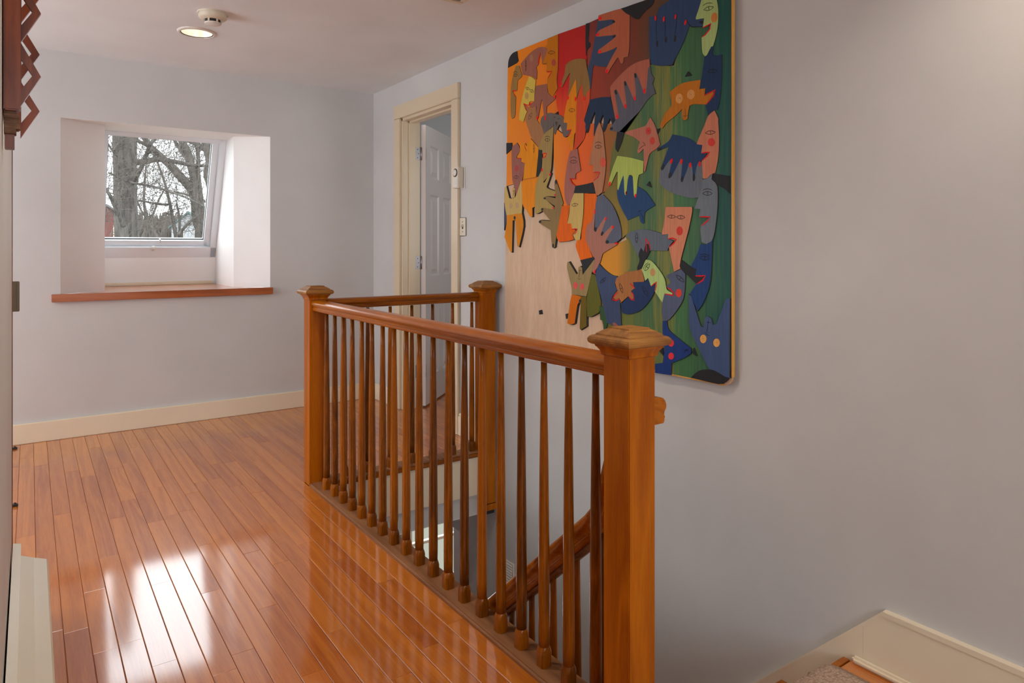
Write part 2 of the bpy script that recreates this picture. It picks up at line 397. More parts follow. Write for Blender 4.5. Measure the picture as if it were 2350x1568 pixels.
prof = [(-.6, .0), (-.3, 0), (0, 0), (.9, 0), (1.17, 0), (1.20, -.004), (1.213, -.018), (1.212, -.045), (1.2, -.07)]
vs, fs = [], []; nx = 26
for j in range(nx + 1):
    x = 1.36 + (2.062 - 1.36) * j / nx
    for k, (y, dz) in enumerate(prof):
        wob = .004 * math.sin(j * 1.7 + k) + .002 * math.sin(j * 3.1)
        vs.append((x + (.003 * math.sin(k * 2.2) if j in (0, nx) else 0), y + (wob if k > 3 else 0), ZLAND + .012 + dz + wob * .4))
n = len(prof)
for j in range(nx):
    for k in range(n - 1): fs.append([j * n + k, j * n + k + 1, (j + 1) * n + k + 1, (j + 1) * n + k])
cp = obj('carpet_runner', mesh('carpet_runner', vs, fs, True), M['carpet'])
so = cp.modifiers.new('thickness', 'SOLIDIFY'); so.thickness = .009; so.offset = -1
tag(cp, 'beige looped carpet runner lying on the landing in the bottom right corner', 'carpet')

# ------------------------------------------------------------------ balustrade round the stairwell
bs = empty('balustrade', (1.148, 1.156, 0)); tag(bs, 'stained wooden balustrade with square newel posts and tapered round balusters around the stairwell', 'balustrade')
BI = Matrix.Translation((-1.148, -1.156, 0))
def put(o, p=bs, inv=BI): o.parent = p; o.matrix_parent_inverse = inv; return o
HS = .0425
CAPP = [(.0015, .898), (.004, .900), (.004, .905), (.006, .910), (.010, .916), (.014, .920), (.014, .924),
        (.020, .924), (.0245, .927), (.0265, .932), (.0265, .937), (.024, .942), (.019, .9455), (.013, .9465),
        (.0125, .949), (.0115, .9495), (.002, .9565), (-.006, .9605), (-.0085, .9615), (-.009, .9645), (-.0425, .9665)]
def newel(cx, cy, z0, dz=0, chip=False):
    a = sq_stack('newel_post', cx, cy, HS, [(0, z0), (0, .90 + dz)], M['newel'])
    bm = bmesh.new(); bm.from_mesh(a.data); bmesh.ops.bevel(bm, geom=[e for e in bm.edges if abs(e.verts[0].co.z - e.verts[1].co.z) > .1], offset=.0022, segments=2, affect='EDGES'); bm.to_mesh(a.data); bm.free()
    put(a)
    c = sq_stack('newel_cap', cx, cy, HS, [(o_, z_ + dz) for o_, z_ in CAPP[:7]], M['newel']); c.parent = a
    c2 = sq_stack('cap_top', cx, cy, HS, [(o_, z_ + dz) for o_, z_ in CAPP[7:]], M['cap']); c2.parent = a
    autosmooth(c, 14); autosmooth(c2, 14)
    return a
newel(1.148, 1.158, -.75)
newel(1.148, 3.316, .0)
nf = newel(2.103, 3.2575, -.285)
o = sq_stack('newel_foot', 2.103, 3.2575, HS, [(.003, -.318), (.003, -.288), (.0, -.284), (0, -.28)], M['newel']); o.parent = nf
o = sq_stack('newel_foot', 2.103, 3.2575, HS - .006, [(0, -.34), (0, -.31)], M['black']); o.parent = nf
RP = [(0, .052), (.012, .0515), (.022, .049), (.030, .0435), (.0345, .036), (.0345, .030), (.031, .0255), (.0285, .0235), (.0265, .019), (.0262, .0155),
      (.0290, .0135), (.0290, .0105), (.0275, .0095), (.0275, .005), (.0245, .001), (.022, 0)]
RPROF = RP + [(-a, b) for a, b in RP[::-1] if a > 0]
ZR = .8435
o = obj('handrail', sweep_mesh('handrail', RPROF, [(1.148, 1.200, ZR), (1.148, 2.2, ZR + .001), (1.148, 3.274, ZR)]), M['rail']); autosmooth(o, 40); put(o)
o = obj('handrail', sweep_mesh('handrail', RPROF, [(1.19, 3.285, ZR + .006), (1.6, 3.285, ZR + .006), (2.061, 3.285, ZR + .006)]), M['railx']); autosmooth(o, 40); put(o)
o = box('base_rail', 1.103, XWELL, 1.2, 3.28, -.02, .012, M['shoe'], None, .006, 3); put(o)
o = box('base_rail', 1.19, 2.16, Y1W - .018, 3.345, -.02, .012, M['shoe'], None, .005, 3); put(o)
o = box('base_nosing', XWELL - .01, XW - .002, Y1W - .022, Y1W - .008, -.018, .006, M['railx'], None, .004, 2); put(o)
# one baluster: square foot with lamb's-tongue chamfers, tapered round shaft
def baluster_meshes(h):
    b = .0172
    foot = [(b, 0), (b, .040), (b - .0015, .046), (.0135, .0535)]
    vs, fs = [], []
    seg = 16
    rows = [(0.0, 1.0, b), (.038, 1.0, b), (.047, .45, b - .0005), (.054, 0.0, .0152)]
    for z, sqr, r in rows:
        for k in range(seg):
            t = 2 * math.pi * (k + .5) / seg; cx, cy = math.cos(t), math.sin(t)
            m = max(abs(cx), abs(cy)); rs = r / m
            rr = rs * sqr + r * (1 - sqr); vs.append((cx * rr, cy * rr, z))
    for i in range(len(rows) - 1):
        for k in range(seg):
            a, c = i * seg + k, i * seg + (k + 1) % seg; fs.append([a, c, c + seg, a + seg])
    fs.append(list(range(seg))[::-1]); fs.append([(len(rows) - 1) * seg + k for k in range(seg)])
    f = mesh('foot', vs, fs)
    sh = lathe_mesh('baluster', [(.0150, .053), (.0157, .10), (.0155, .2), (.0143, h * .45), (.0118, h * .72), (.0094, h * .9), (.0084, h)], 16)
    return f, sh
MF, MS = baluster_meshes(ZR - .012 + .002)
MF.materials.append(M['bal']); MS.materials.append(M['bal'])
def baluster(x, y, z, parent, inv, ms=MS, mf=MF, foot=True):
    o = bpy.data.objects.new('baluster', ms); col.objects.link(o); o.location = (x, y, z); o.parent = parent; o.matrix_parent_inverse = inv
    if foot:
        f = bpy.data.objects.new('foot', mf); col.objects.link(f); f.parent = o
    return o
for i in range(19): baluster(1.148, 1.274 + .1046 * i if i < 18 else 3.158, .012, bs, BI)
for i in range(7): baluster(1.285 + .1245 * i, 3.287, .012, bs, BI)

# handrail of the flight going down, with its gooseneck beside the front newel
sr = empty('stair_handrail', (1.213, 1.2, -.4)); tag(sr, 'dark stained handrail sloping down the stairs behind the front newel post', 'handrail')
SI = Matrix.Translation((-1.213, -1.2, .4))
SL = .889
zt = lambda y: .462 - (y - 1.294) * SL - .03
path = [(1.213, 1.130, .733), (1.213, 1.165, .733), (1.213, 1.195, .727), (1.213, 1.215, .705), (1.213, 1.225, .66), (1.213, 1.235, .60), (1.213, 1.252, .545), (1.213, 1.285, zt(1.285) + .012), (1.213, 1.33, zt(1.33)), (1.213, 1.6, zt(1.6)), (1.213, 2.6, zt(2.6)), (1.213, 3.1, zt(3.1))]
o = obj('handrail', sweep_mesh('handrail', [(a * .88, b * 1.22) for a, b in RPROF], path), M['rail']); autosmooth(o, 40); put(o, sr, SI)
o = obj('fillet', sweep_mesh('fillet', [(-.016, -.012), (.016, -.012), (.016, .002), (-.016, .002)], path[8:]), M['shoe']); put(o, sr, SI)
f2, s2 = baluster_meshes(1.0); s2.materials.append(M['bal']); f2.materials.append(M['bal'])
yb = 1.3196; k = 0
while yb < 2.75:
    i = int((yb - Y0W) / RUN); ztread = ZLAND - RISE * (i + 1); h = zt(yb) - ztread
    o = baluster(1.213, yb, ztread, sr, SI, s2, f2); o.scale = (1, 1, h / 1.0)
    yb += .102; k += 1
# ------------------------------------------------------------------ roof window
w1 = S(empty('window_1', (.8, 5.6, 1.5)))
WI = Matrix.Translation((-.8, -5.6, -1.5))
# local frame on the tilted pane: u along x, r up the slope, n outwards
A0 = Vector((wi['l'], ybot, zbot)); RU = (Vector((wi['l'], ytop, wi['t'])) - A0); RL = RU.length; RU.normalize()
UX = Vector((1, 0, 0)); NN = RU.cross(UX) * -1
if NN.y < 0: NN = -NN
WW = wi['r'] - wi['l']
def slab(name, u0, u1, r0, r1, n0, n1, mat, parent, bevel=.002):
    bm = bmesh.new(); bm_box(bm, u0, u1, r0, r1, n0, n1)
    me = bm_done(bm, name, bevel)
    for v in me.vertices: v.co = A0 + UX * v.co.x + RU * v.co.y + NN * v.co.z
    me.flip_normals(); o = obj(name, me, mat); o.parent = parent; o.matrix_parent_inverse = WI
    bm = bmesh.new(); bm.from_mesh(me); bmesh.ops.recalc_face_normals(bm, faces=bm.faces); bm.to_mesh(me); bm.free()
    return o
fw_ = .030
for nm, a in (('frame_stile', (0, fw_, 0, RL)), ('frame_stile', (WW - fw_ - .012, WW, 0, RL)), ('frame_rail', (fw_, WW - fw_, RL - .03, RL)), ('frame_rail', (0.0, WW, -.01, .085))):
    slab(nm, *a, .0, .13, M['vinyl'], w1)
sw = .028
for nm, a in (('sash_stile', (fw_, fw_ + .012, .085, RL - .03)), ('sash_stile', (WW - fw_ - sw - .028, WW - fw_ - .012, .085, RL - .03)), ('sash_rail', (fw_ + .012, WW - fw_ - sw, RL - .045, RL - .03)), ('sash_rail', (fw_ + .012, WW - fw_ - .03, .085, .125))):
    slab(nm, *a, .035, .10, M['vinyl'], w1)
for a in ((fw_ + .010, fw_ + .015, .125, RL - .045), (WW - fw_ - sw - .031, WW - fw_ - sw - .027, .125, RL - .045), (fw_ + .012, WW - fw_ - sw - .03, RL - .049, RL - .044), (fw_ + .012, WW - fw_ - sw - .03, .124, .129)):
    slab('glazing_bead', *a, .06, .075, M['dark'], w1, 0)
def glass_mat():
    m = bpy.data.materials.new('window_glass'); m.use_nodes = True; nt = m.node_tree; nt.nodes.clear()
    t = N(nt, 'ShaderNodeBsdfTransparent'); t.inputs[0].default_value = (.97, .985, .98, 1); g = N(nt, 'ShaderNodeBsdfGlossy'); g.inputs['Roughness'].default_value = .02
    f = N(nt, 'ShaderNodeFresnel'); f.inputs[0].default_value = 1.05; mx = N(nt, 'ShaderNodeMixShader'); o = N(nt, 'ShaderNodeOutputMaterial')
    nt.links.new(f.outputs[0], mx.inputs[0]); nt.links.new(t.outputs[0], mx.inputs[1]); nt.links.new(g.outputs[0], mx.inputs[2]); nt.links.new(mx.outputs[0], o.inputs[0]); return m
M['glass'] = glass_mat()
slab('glass_pane', fw_ + .012, WW - fw_ - sw - .02, .12, RL - .04, .066, .070, M['glass'], w1, 0)
hp = A0 + UX * (WW * .445) + RU * .075
hd = obj('latch_knob', lathe_mesh('latch_knob', [(.0, -.03), (.012, -.03), (.014, -.022), (.009, -.014), (.007, 0), (.016, 0), (.016, .004)], 14), M['white'])
hd.location = hp; hd.rotation_euler = (R(-112), 0, 0); hd.parent = w1; hd.matrix_parent_inverse = WI
hk = slab('latch_hook', WW * .50, WW * .50 + .008, .112, .14, .02, .05, M['white'], w1, .001)
# sill board and its ledge
box('window_sill', wo['l'] - .045, wo['r'] + .012, YW - .03, YW + .012, wo['b'] - .047, wo['b'], M['sill'], w1, .002).matrix_parent_inverse = WI
quads('sill_ledge', [[(wo['l'], YW, wo['b'] - .001), (wo['r'], YW, wo['b'] - .001), (wi['r'], YS, wi['bl']), (wi['l'], YS, wi['bl'])],
                     [(wi['l'], YS, wi['bl']), (wi['r'], YS, wi['bl']), (wi['r'], 5.95, wi['bl']), (wi['l'], 5.95, wi['bl'])]], M['sill'], w1).matrix_parent_inverse = WI
o = box('caulk_line', wi['l'] + .02, wi['r'] - .02, ybot - .02, ybot, wi['bl'], wi['bl'] + .025, M['trim'], w1, .004); o.matrix_parent_inverse = WI

# ------------------------------------------------------------------ door and its room
d1 = S(empty('door_1', (XW, 4.1, 0))); DI = Matrix.Translation((-XW, -4.1, 0))
def dput(o): o.parent = d1; o.matrix_parent_inverse = DI; return o
CF = XW - .02
dput(box('casing', CF, XW, DY1, DY1 + .093, 0, DZ, M['trimdoor'], None, .003))
dput(box('casing', CF, XW, DY0 - .083, DY0, 0, DZ, M['trimdoor'], None, .003))
dput(box('casing_head', CF - .002, XW, DY0 - .085, DY1 + .095, DZ + .001, DZ + .098, M['trimdoor'], None, .003))
JX = XW + .135
dput(box('jamb', XW - .002, JX, DY1 - .018, DY1 + .004, 0, DZ, M['trimdoor'], None, .001))
dput(box('jamb', XW - .002, JX, DY0 - .004, DY0 + .012, 0, DZ, M['trimdoor'], None, .001))
dput(box('jamb_head', XW - .002, JX, DY0, DY1, DZ - .018, DZ + .004, M['trimdoor'], None, .001))
for a in ((XW + .045, JX - .042, DY1 - .03, DY1 - .018, 0, DZ - .018), (XW + .045, JX - .042, DY0 + .012, DY0 + .024, 0, DZ - .018), (XW + .045, JX - .042, DY0 + .012, DY1 - .018, DZ - .03, DZ - .018)):
    dput(box('door_stop', *a, M['trimdoor'], None, .001))
# six-panel leaf, standing open into the bedroom
LW, LH, LT = .705, 2.025, .035
leaf = empty('door_leaf', (JX + .006, DY1 - .022, .012)); leaf.rotation_euler = (0, 0, R(42.5)); dput(leaf)
def leafbox(name, u0, u1, z0, z1, n0, n1, mat, bevel=.0015):
    o = box(name, u0, u1, n0, n1, z0, z1, mat, leaf, bevel); return o
st_, ml = .105, .10
cols = [(st_, (LW - ml) / 2), ((LW + ml) / 2, LW - st_)]
rows = [(.20, .78), (.93, 1.53), (1.65, 1.89)]
bm = bmesh.new()
for u0, u1 in ((0, st_), ((LW - ml) / 2, (LW + ml) / 2), (LW - st_, LW)): bm_box(bm, u0, u1, -LT, 0, 0, LH)
for z0, z1 in ((0, .20), (.78, .93), (1.53, 1.65), (1.89, LH)):
    for u0, u1 in cols: bm_box(bm, u0, u1, -LT, 0, z0, z1)
o = obj('leaf_frame', bm_done(bm, 'leaf_frame'), M['door'], leaf)
for u0, u1 in cols:
    for z0, z1 in rows:
        vs, fs = [], []
        ring = [(0, -.000), (.012, -.010), (.026, -.010), (.05, -.003)]
        for ins, dn in ring: vs += [(u0 + ins, dn, z0 + ins), (u1 - ins, dn, z0 + ins), (u1 - ins, dn, z1 - ins), (u0 + ins, dn, z1 - ins)]
        for i in range(3):
            for k in range(4): fs.append([4 * i + k, 4 * i + (k + 1) % 4, 4 * i + 4 + (k + 1) % 4, 4 * i + 4 + k])
        fs.append([12, 13, 14, 15]); 
        vs2 = [(a, -LT - b, c) for a, b, c in vs]; n = len(vs); f2_ = [[n + i for i in f] for f in fs]
        obj('panel', mesh('panel', vs + vs2, fs + f2_), M['door'], leaf)
for zh in (1.828, 1.043, .261):
    hg = empty('hinge', (JX + .004, DY1 - .018, zh)); dput(hg)
    box('hinge_leaf', -.046, -.004, -.0025, 0, -.045, .045, M['steel'], hg, .001)
    o = box('hinge_leaf', .004, .042, -.0025, 0, -.045, .045, M['steel'], hg, .001); o.rotation_euler = (0, 0, R(-42))
    o = obj('knuckle', lathe_mesh('knuckle', [(.0055, -.047), (.0055, .047)], 12), M['steel'], hg); o.location = (.002, -.006, 0)
    for s_ in (-1, 1):
        for dz in (-.03, 0, .03):
            o = obj('screw', lathe_mesh('screw', [(.0035, 0), (.003, .0012)], 8), M['dark'], hg); o.rotation_euler = (R(90), 0, R(-42) if s_ > 0 else 0)
            o.location = (-.024 + .006 * (dz == 0), -.0025, dz) if s_ < 0 else (.02, -.017, dz)
# bedroom beyond the doorway
rm = S(quads('wall_bedroom', [
    [(XW + .12, 3.05, 0), (4.9, 3.05, 0), (4.9, 3.05, ZC), (XW + .12, 3.05, ZC)],
    [(4.9, 3.05, 0), (4.9, 6.5, 0), (4.9, 6.5, ZC), (4.9, 3.05, ZC)],
    [(XW + .12, 5.35, 0), (4.9, 5.35, 0), (4.9, 5.35, ZC), (XW + .12, 5.35, ZC)],
    [(XW + .12, DY1, 0), (XW + .12, 5.35, 0), (XW + .12, 5.35, ZC), (XW + .12, DY1, ZC)],
    [(XW + .12, 3.05, 0), (XW + .12, DY0, 0), (XW + .12, DY0, ZC), (XW + .12, 3.05, ZC)]], M['wall']))
S(quads('ceiling_bedroom', [[(XW + .12, 3.05, ZC), (4.9, 3.05, ZC), (4.9, 6.5, ZC), (XW + .12, 6.5, ZC)]], M['ceil']))
bf = S(empty('floor_bedroom'))
x = XW + BW / 2
while x < 3.4:
    lay_row(bf, x, DY0 - .3 if x > XW + .13 else DY0 + .014, 5.35 if x > XW + .13 else DY1 - .02); x += BW
box('subfloor', XW + .01, 4.9, 3.05, 5.35, -.05, -.019, M['dark'], bf)

# thermostat and switch on the right wall
t = empty('thermostat', (XW, 3.605, 1.51)); tag(t, 'beige wall thermostat with a round dial beside the door casing', 'thermostat')
box('back_plate', -.006, 0, -.022, .072, .0, .134, M['white'], t, .002)
box('body', -.045, -.008, -.012, .066, .005, .132, M['plastic'], t, .004)
o = obj('dial', lathe_mesh('dial', [(.021, 0), (.020, .006), (.016, .008), (0, .008)], 24), M['white'], t); o.rotation_euler = (0, R(-90), 0); o.location = (-.045, .024, .098)
o = obj('dial_ring', lathe_mesh('dial_ring', [(.0255, 0), (.0255, .0025), (.022, .003)], 24), M['dark'], t); o.rotation_euler = (0, R(-90), 0); o.location = (-.045, .024, .098)
box('card', -.0462, -.045, .002, .046, .012, .066, M['white'], t)
for i in range(3): box('card_print', -.0467, -.0462, .012, .036, .052 - .011 * i, .0545 - .011 * i, M['heater'], t)
sp = empty('light_switch', (XW, 3.607, 1.279)); tag(sp, 'ivory toggle light switch plate below the thermostat', 'light switch')
box('plate', -.006, 0, -.037, .037, -.057, .057, M['plastic'], sp, .003)
o = box('toggle', -.020, -.005, -.005, .005, -.006, .010, M['plastic'], sp, .002); o.rotation_euler = (0, R(15), 0)
box('slot', -.0066, -.0055, -.007, .007, -.014, .014, M['dark'], sp)
for dz in (-.03, .03):
    o = obj('screw', lathe_mesh('screw', [(.0035, 0), (.003, .0015)], 10), M['brass'], sp); o.rotation_euler = (0, R(-90), 0); o.location = (-.006, 0, dz)

# ------------------------------------------------------------------ ceiling fittings
def downlight(x, y, power, lit_label=None):
    d = empty('downlight', (x, y, ZC))
    tag(d, lit_label or 'recessed round ceiling downlight with white trim', 'downlight')
    obj('trim_ring', lathe_mesh('trim_ring', [(.0825, -.007), (.084, -.010), (.096, -.006), (.100, -.001), (.100, .0005)], 40, caps=False), M['white'], d)
    obj('shadow_gap', lathe_mesh('shadow_gap', [(.0785, -.004), (.0825, -.007)], 40, caps=False), M['dark'], d)
    obj('reflector', lathe_mesh('reflector', [(.079, -.004), (.078, .002), (.072, .03), (.064, .055), (.054, .08)], 32, caps=False), M['lens'], d)
    m, nt, b = mat_new('lamp_glow'); b.inputs['Base Color'].default_value = (0, 0, 0, 1); b.inputs['Emission Color'].default_value = (1, .82, .6, 1); b.inputs['Emission Strength'].default_value = .9
    obj('bulb', lathe_mesh('bulb', [(.0, .066), (.03, .067), (.046, .07), (.05, .08)], 24, caps=False), m, d)
    obj('can', lathe_mesh('can', [(.0, .09), (.085, .09), (.0855, .0)], 24, caps=False), M['dark'], d)
    l = bpy.data.lights.new('downlight_lamp', 'AREA'); l.shape = 'DISK'; l.size = .085; l.energy = power; l.color = (1, .86, .70)
    lo = bpy.data.objects.new('downlight_lamp', l); col.objects.link(lo); lo.location = (0, 0, .06); lo.parent = d
    return d
downlight(.752, 4.083, .3, 'lit round recessed downlight in the ceiling before the window')
downlight(.752, 1.9, 12, 'added unseen fill downlight above the middle of the hall')  # out of view, added to brighten and warm the hall floor
downlight(1.75, .5, 7.5, 'round recessed downlight above the stair landing')
sm = empty('smoke_detector', (.757, 3.708, ZC)); tag(sm, 'round ivory smoke detector on the ceiling beside the downlight', 'smoke detector')
obj('base', lathe_mesh('base', [(.073, 0), (.073, -.004), (.070, -.007)], 36, caps=False), M['plastic'], sm)
obj('body', lathe_mesh('body', [(.068, -.006), (.067, -.022), (.062, -.029), (.050, -.034), (.040, -.036)], 36, caps=False), M['plastic'], sm)
obj('smoke_gap', lathe_mesh('smoke_gap', [(.036, -.034), (.036, -.050)], 30, caps=False), M['dark'], sm)
for k in range(6):
    a = math.pi * 2 * k / 6 + .35
    o = box('gap_rib', -.004, .004, .035, .041, -.051, -.033, M['plastic'], sm); o.rotation_euler = (0, 0, a)
obj('cap', lathe_mesh('cap', [(.040, -.049), (.039, -.054), (.034, -.057), (0, -.058)], 30), M['white'], sm)
vt = empty('ceiling_vent', (1.55, 2.70, ZC)); tag(vt, 'square ceiling air vent whose corner shows at the top edge', 'vent')
hw = .155
for nm, a in (('frame_side', (-hw, hw, hw - .03, hw)), ('frame_side', (-hw, hw, -hw, -hw + .03)), ('frame_side', (-hw, -hw + .03, -hw + .03, hw - .03)), ('frame_side', (hw - .03, hw, -hw + .03, hw - .03))):
    box(nm, a[0], a[1], a[2], a[3], -.012, 0, M['plastic'], vt, .004)
box('duct', -hw + .03, hw - .03, -hw + .03, hw - .03, -.0005, 0, M['dark'], vt)
for k in range(8):
    o = box('louvre', -hw + .03, hw - .03, -.001, .001, -.012, .0, M['steel'], vt); o.location = (0, -hw + .045 + .031 * k, -.002); o.rotation_euler = (R(35), 0, 0)

# ------------------------------------------------------------------ left edge: carving, brass plate, heater
cv = empty('wall_carving', (XN, 1.9, 1.334)); tag(cv, 'carved dark wooden wall ornament with pierced zigzag edges hanging at upper left', 'wall carving')
# stile standing on the wall, two pierced zigzag boards, rough broken end below
def zig(name, y, x0, amp, z0, n, pitch, th):
    """board in the x-z plane with a saw-tooth free edge and a triangular piercing in each tooth"""
    bm = bmesh.new()
    for i in range(n):
        zb = z0 + i * pitch; tip = (x0 + amp, zb + pitch * .5)
        out = [(x0, zb), (tip[0], tip[1]), (x0, zb + pitch)]
        inn = [(x0 + amp * .04, zb + pitch * .27), (x0 + amp * .58, zb + pitch * .5), (x0 + amp * .04, zb + pitch * .73)]
        vo = [bm.verts.new((p[0], y, p[1])) for p in out]; vi = [bm.verts.new((p[0], y, p[1])) for p in inn]
        for k in range(2): bm.faces.new((vo[k], vo[k + 1], vi[k + 1], vi[k]))
        bm.faces.new((vo[2], vo[0], vi[0], vi[2]))
    r = bmesh.ops.extrude_face_region(bm, geom=list(bm.faces))
    for v in r['geom']:
        if isinstance(v, bmesh.types.BMVert): v.co.y += th
    o = obj(name, bm_done(bm, name), M['carved']); o.parent = cv; o.matrix_parent_inverse = Matrix.Translation((-XN, -1.9, -1.36)); return o
CI = Matrix.Translation((-XN, -1.9, -1.36))
def cput(o): o.parent = cv; o.matrix_parent_inverse = CI; return o
# near stile at y ~1.75, far stile at y ~2.15
cput(box('stile', XN + .002, XN + .030, 1.70, 1.735, 1.452, 2.2, M['carved'], None, .003))
cput(box('stile', XN + .002, XN + .026, 2.12, 2.15, 1.47, 2.2, M['carved'], None, .003))
cput(box('back_board', XN + .001, XN + .012, 1.735, 2.12, 1.45, 2.2, M['carved'], None, .002))
zig('zigzag_fretwork', 1.712, XN + .030, .034, 1.463, 5, .130, .012)
zig('zigzag_fretwork', 2.128, XN + .026, .040, 1.452, 5, .145, .012)
for i in range(5):
    cput(box('rosette', XN + .012, XN + .02 + .004 * (i % 2), 1.78 + .065 * i, 1.82 + .065 * i, 1.50, 2.15, M['carved'], None, .004))
random.seed(8)
for i in range(5):
    w_ = .024 - .003 * abs(i - 2) + random.uniform(-.002, .002)
    cput(box('splintered_end', XN + .003, XN + .006 + w_, 1.70 + .004 * i, 1.74, 1.405 + .0105 * i, 1.4155 + .0105 * i, M['carved_end'], None, .001))
cput(box('peg', XN + .004, XN + .02, 1.71, 1.732, 1.375, 1.41, M['carved'], None, .001))
pl = empty('door_edge_plate', (XN, 2.63, 1.0)); tag(pl, 'small brass latch plate on the end of the left wall', 'latch plate')
box('plate', -.012, .0195, -.004, .002, -.048, .046, M['brass'], pl, .0015)
box('lip', .012, .0195, -.010, -.002, -.046, .044, M['brass'], pl, .002)
obj('screw', lathe_mesh('screw', [(.003, -.0055), (.003, -.003)], 8), M['dark'], pl).rotation_euler = (R(-90), 0, 0)
S(box('trim_2', XN - .02, XN + .002, 2.62, 2.628, 0, ZC - .3, M['carved'], None))
ht = empty('baseboard_heater', (XN, 1.7, 0)); tag(ht, 'cream metal baseboard heater cover along the left wall', 'heater')
HI = Matrix.Translation((-XN, -1.7, 0))
def hput(o): o.parent = ht; o.matrix_parent_inverse = HI; return o
def prism_y(name, prof, y0, y1, mat):
    n = len(prof); vs = [(x, y0, z) for x, z in prof] + [(x, y1, z) for x, z in prof]
    fs = [list(range(n)), list(range(n, 2 * n))[::-1]] + [[k, (k + 1) % n, n + (k + 1) % n, n + k] for k in range(n)]
    return obj(name, mesh(name, vs, fs), mat)
hput(prism_y('cover', [(XN + .022, .247), (XN + .055, .232), (XN + .086, .220), (XN + .090, .215), (XN + .090, .03), (XN + .082, .03), (XN + .082, .212), (XN + .05, .226), (XN + .022, .240)], 1.0, 2.48, M['heater']))
hput(prism_y('back_plate', [(XN + .004, 0), (XN + .004, .258), (XN + .024, .253), (XN + .024, .246), (XN + .008, .250), (XN + .008, 0)], 1.0, 2.56, M['heater']))
hput(box('fin_tube', XN + .02, XN + .07, 1.0, 2.42, .06, .11, M['steel'], None))
hput(box('end_cap', XN + .004, XN + .07, 2.47, 2.482, .02, .21, M['heater'], None, .001))
for y_ in (4.6, 3.0):
    k = empty('floor_bolt', (W(34, 1162 if y_ == 3.0 else 1031, 'z', 0).x, W(34, 1162 if y_ == 3.0 else 1031, 'z', 0).y, .001))
    tag(k, 'small dark metal floor catch ' + ('nearer the camera at the left edge' if y_ == 3.0 else 'close to the far baseboard at the left edge'), 'floor catch')
    box('base', -.02, .012, -.012, .012, 0, .008, M['dark'], k, .002); obj('pin', lathe_mesh('pin', [(.005, 0), (.005, .014), (0, .016)], 10), M['dark'], k)

# ------------------------------------------------------------------ lower hall seen down the stairwell
S(quads('ceiling_lower', [[(XL, Y1W, ZLC), (XW, Y1W, ZLC), (XW, 5.5, ZLC), (XL, 5.5, ZLC)], [(XW, 3.6, -.6), (4.6, 3.6, -.6), (4.6, 5.5, -.6), (XW, 5.5, -.6)],
                          [(XL, YB, ZLC), (XWELL - .012, YB, ZLC), (XWELL - .012, Y1W, ZLC), (XL, Y1W, ZLC)]], M['ceil']))
S(quads('wall_lower_hall', [
    [(XL, 5.5, ZLOW), (2.72, 5.5, ZLOW), (2.72, 5.5, ZLC), (XL, 5.5, ZLC)], [(3.26, 5.5, ZLOW), (4.6, 5.5, ZLOW), (4.6, 5.5, ZLC), (3.26, 5.5, ZLC)],
    [(2.72, 5.5, ZLOW), (3.26, 5.5, ZLOW), (3.26, 5.5, -2.2), (2.72, 5.5, -2.2)], [(2.72, 5.5, -1.1), (3.26, 5.5, -1.1), (3.26, 5.5, ZLC), (2.72, 5.5, ZLC)],
    [(4.6, 3.6, ZLOW), (4.6, 5.5, ZLOW), (4.6, 5.5, ZLC), (4.6, 3.6, ZLC)], [(XW, 3.6, ZLOW), (4.6, 3.6, ZLOW), (4.6, 3.6, ZLC), (XW, 3.6, ZLC)],
    [(XW, 3.6, ZLC), (XW, 5.5, ZLC), (XW, 5.5, -.6), (XW, 3.6, -.6)], [(XL, YB, ZLOW), (XL, 5.5, ZLOW), (XL, 5.5, ZLC), (XL, YB, ZLC)], [(XL, YB, ZLOW), (XW, YB, ZLOW), (XW, YB, ZLC), (XL, YB, ZLC)]], M['wall']))
S(quads('floor_lower_hall', [[(XL, YB, ZLOW), (4.6, YB, ZLOW), (4.6, 5.5, ZLOW), (XL, 5.5, ZLOW)]], M['floor']))
w2 = S(empty('window_2', (3, 5.5, -1.6))); W2 = Matrix.Translation((-3, -5.5, 1.6))
for nm, a in (('casing', (2.66, 2.73, -2.25, -1.04)), ('casing', (3.25, 3.32, -2.25, -1.04)), ('casing', (2.66, 3.32, -1.11, -1.03)), ('sash_stile', (2.73, 2.76, -2.2, -1.1)), ('sash_stile', (3.22, 3.25, -2.2, -1.1)), ('muntin', (2.975, 3.0, -2.2, -1.1)), ('muntin', (2.73, 3.25, -1.49, -1.465)), ('muntin', (2.73, 3.25, -1.86, -1.835))):
    o = box(nm, a[0], a[1], 5.46, 5.5, a[2], a[3], M['trim'], w2, .003); o.matrix_parent_inverse = W2
o = box('glass_pane', 2.74, 3.24, 5.485, 5.488, -2.2, -1.1, M['glass'], w2); o.matrix_parent_inverse = W2
d2 = S(empty('door_2', (2.62, 4.2, ZLOW)))
box('door_leaf', 0, .035, -.05, .30, .01, 1.86, M['door'], d2, .002)
box('edge_strip', -.004, .0, -.055, -.045, .01, 1.86, M['white'], d2)
vg = empty('wall_vent', (XW, 3.135, -.72)); tag(vg, 'white louvred return air grille low on the stairwell wall', 'vent')
box('frame', -.008, 0, -.07, .07, -.02, .14, M['white'], vg, .003)
for k in range(9):
    o = box('slat', -.011, -.006, -.055, .055, -.0045, .0045, M['white'], vg); o.location = (0, 0, .002 + .0148 * k); o.rotation_euler = (0, R(30), 0)
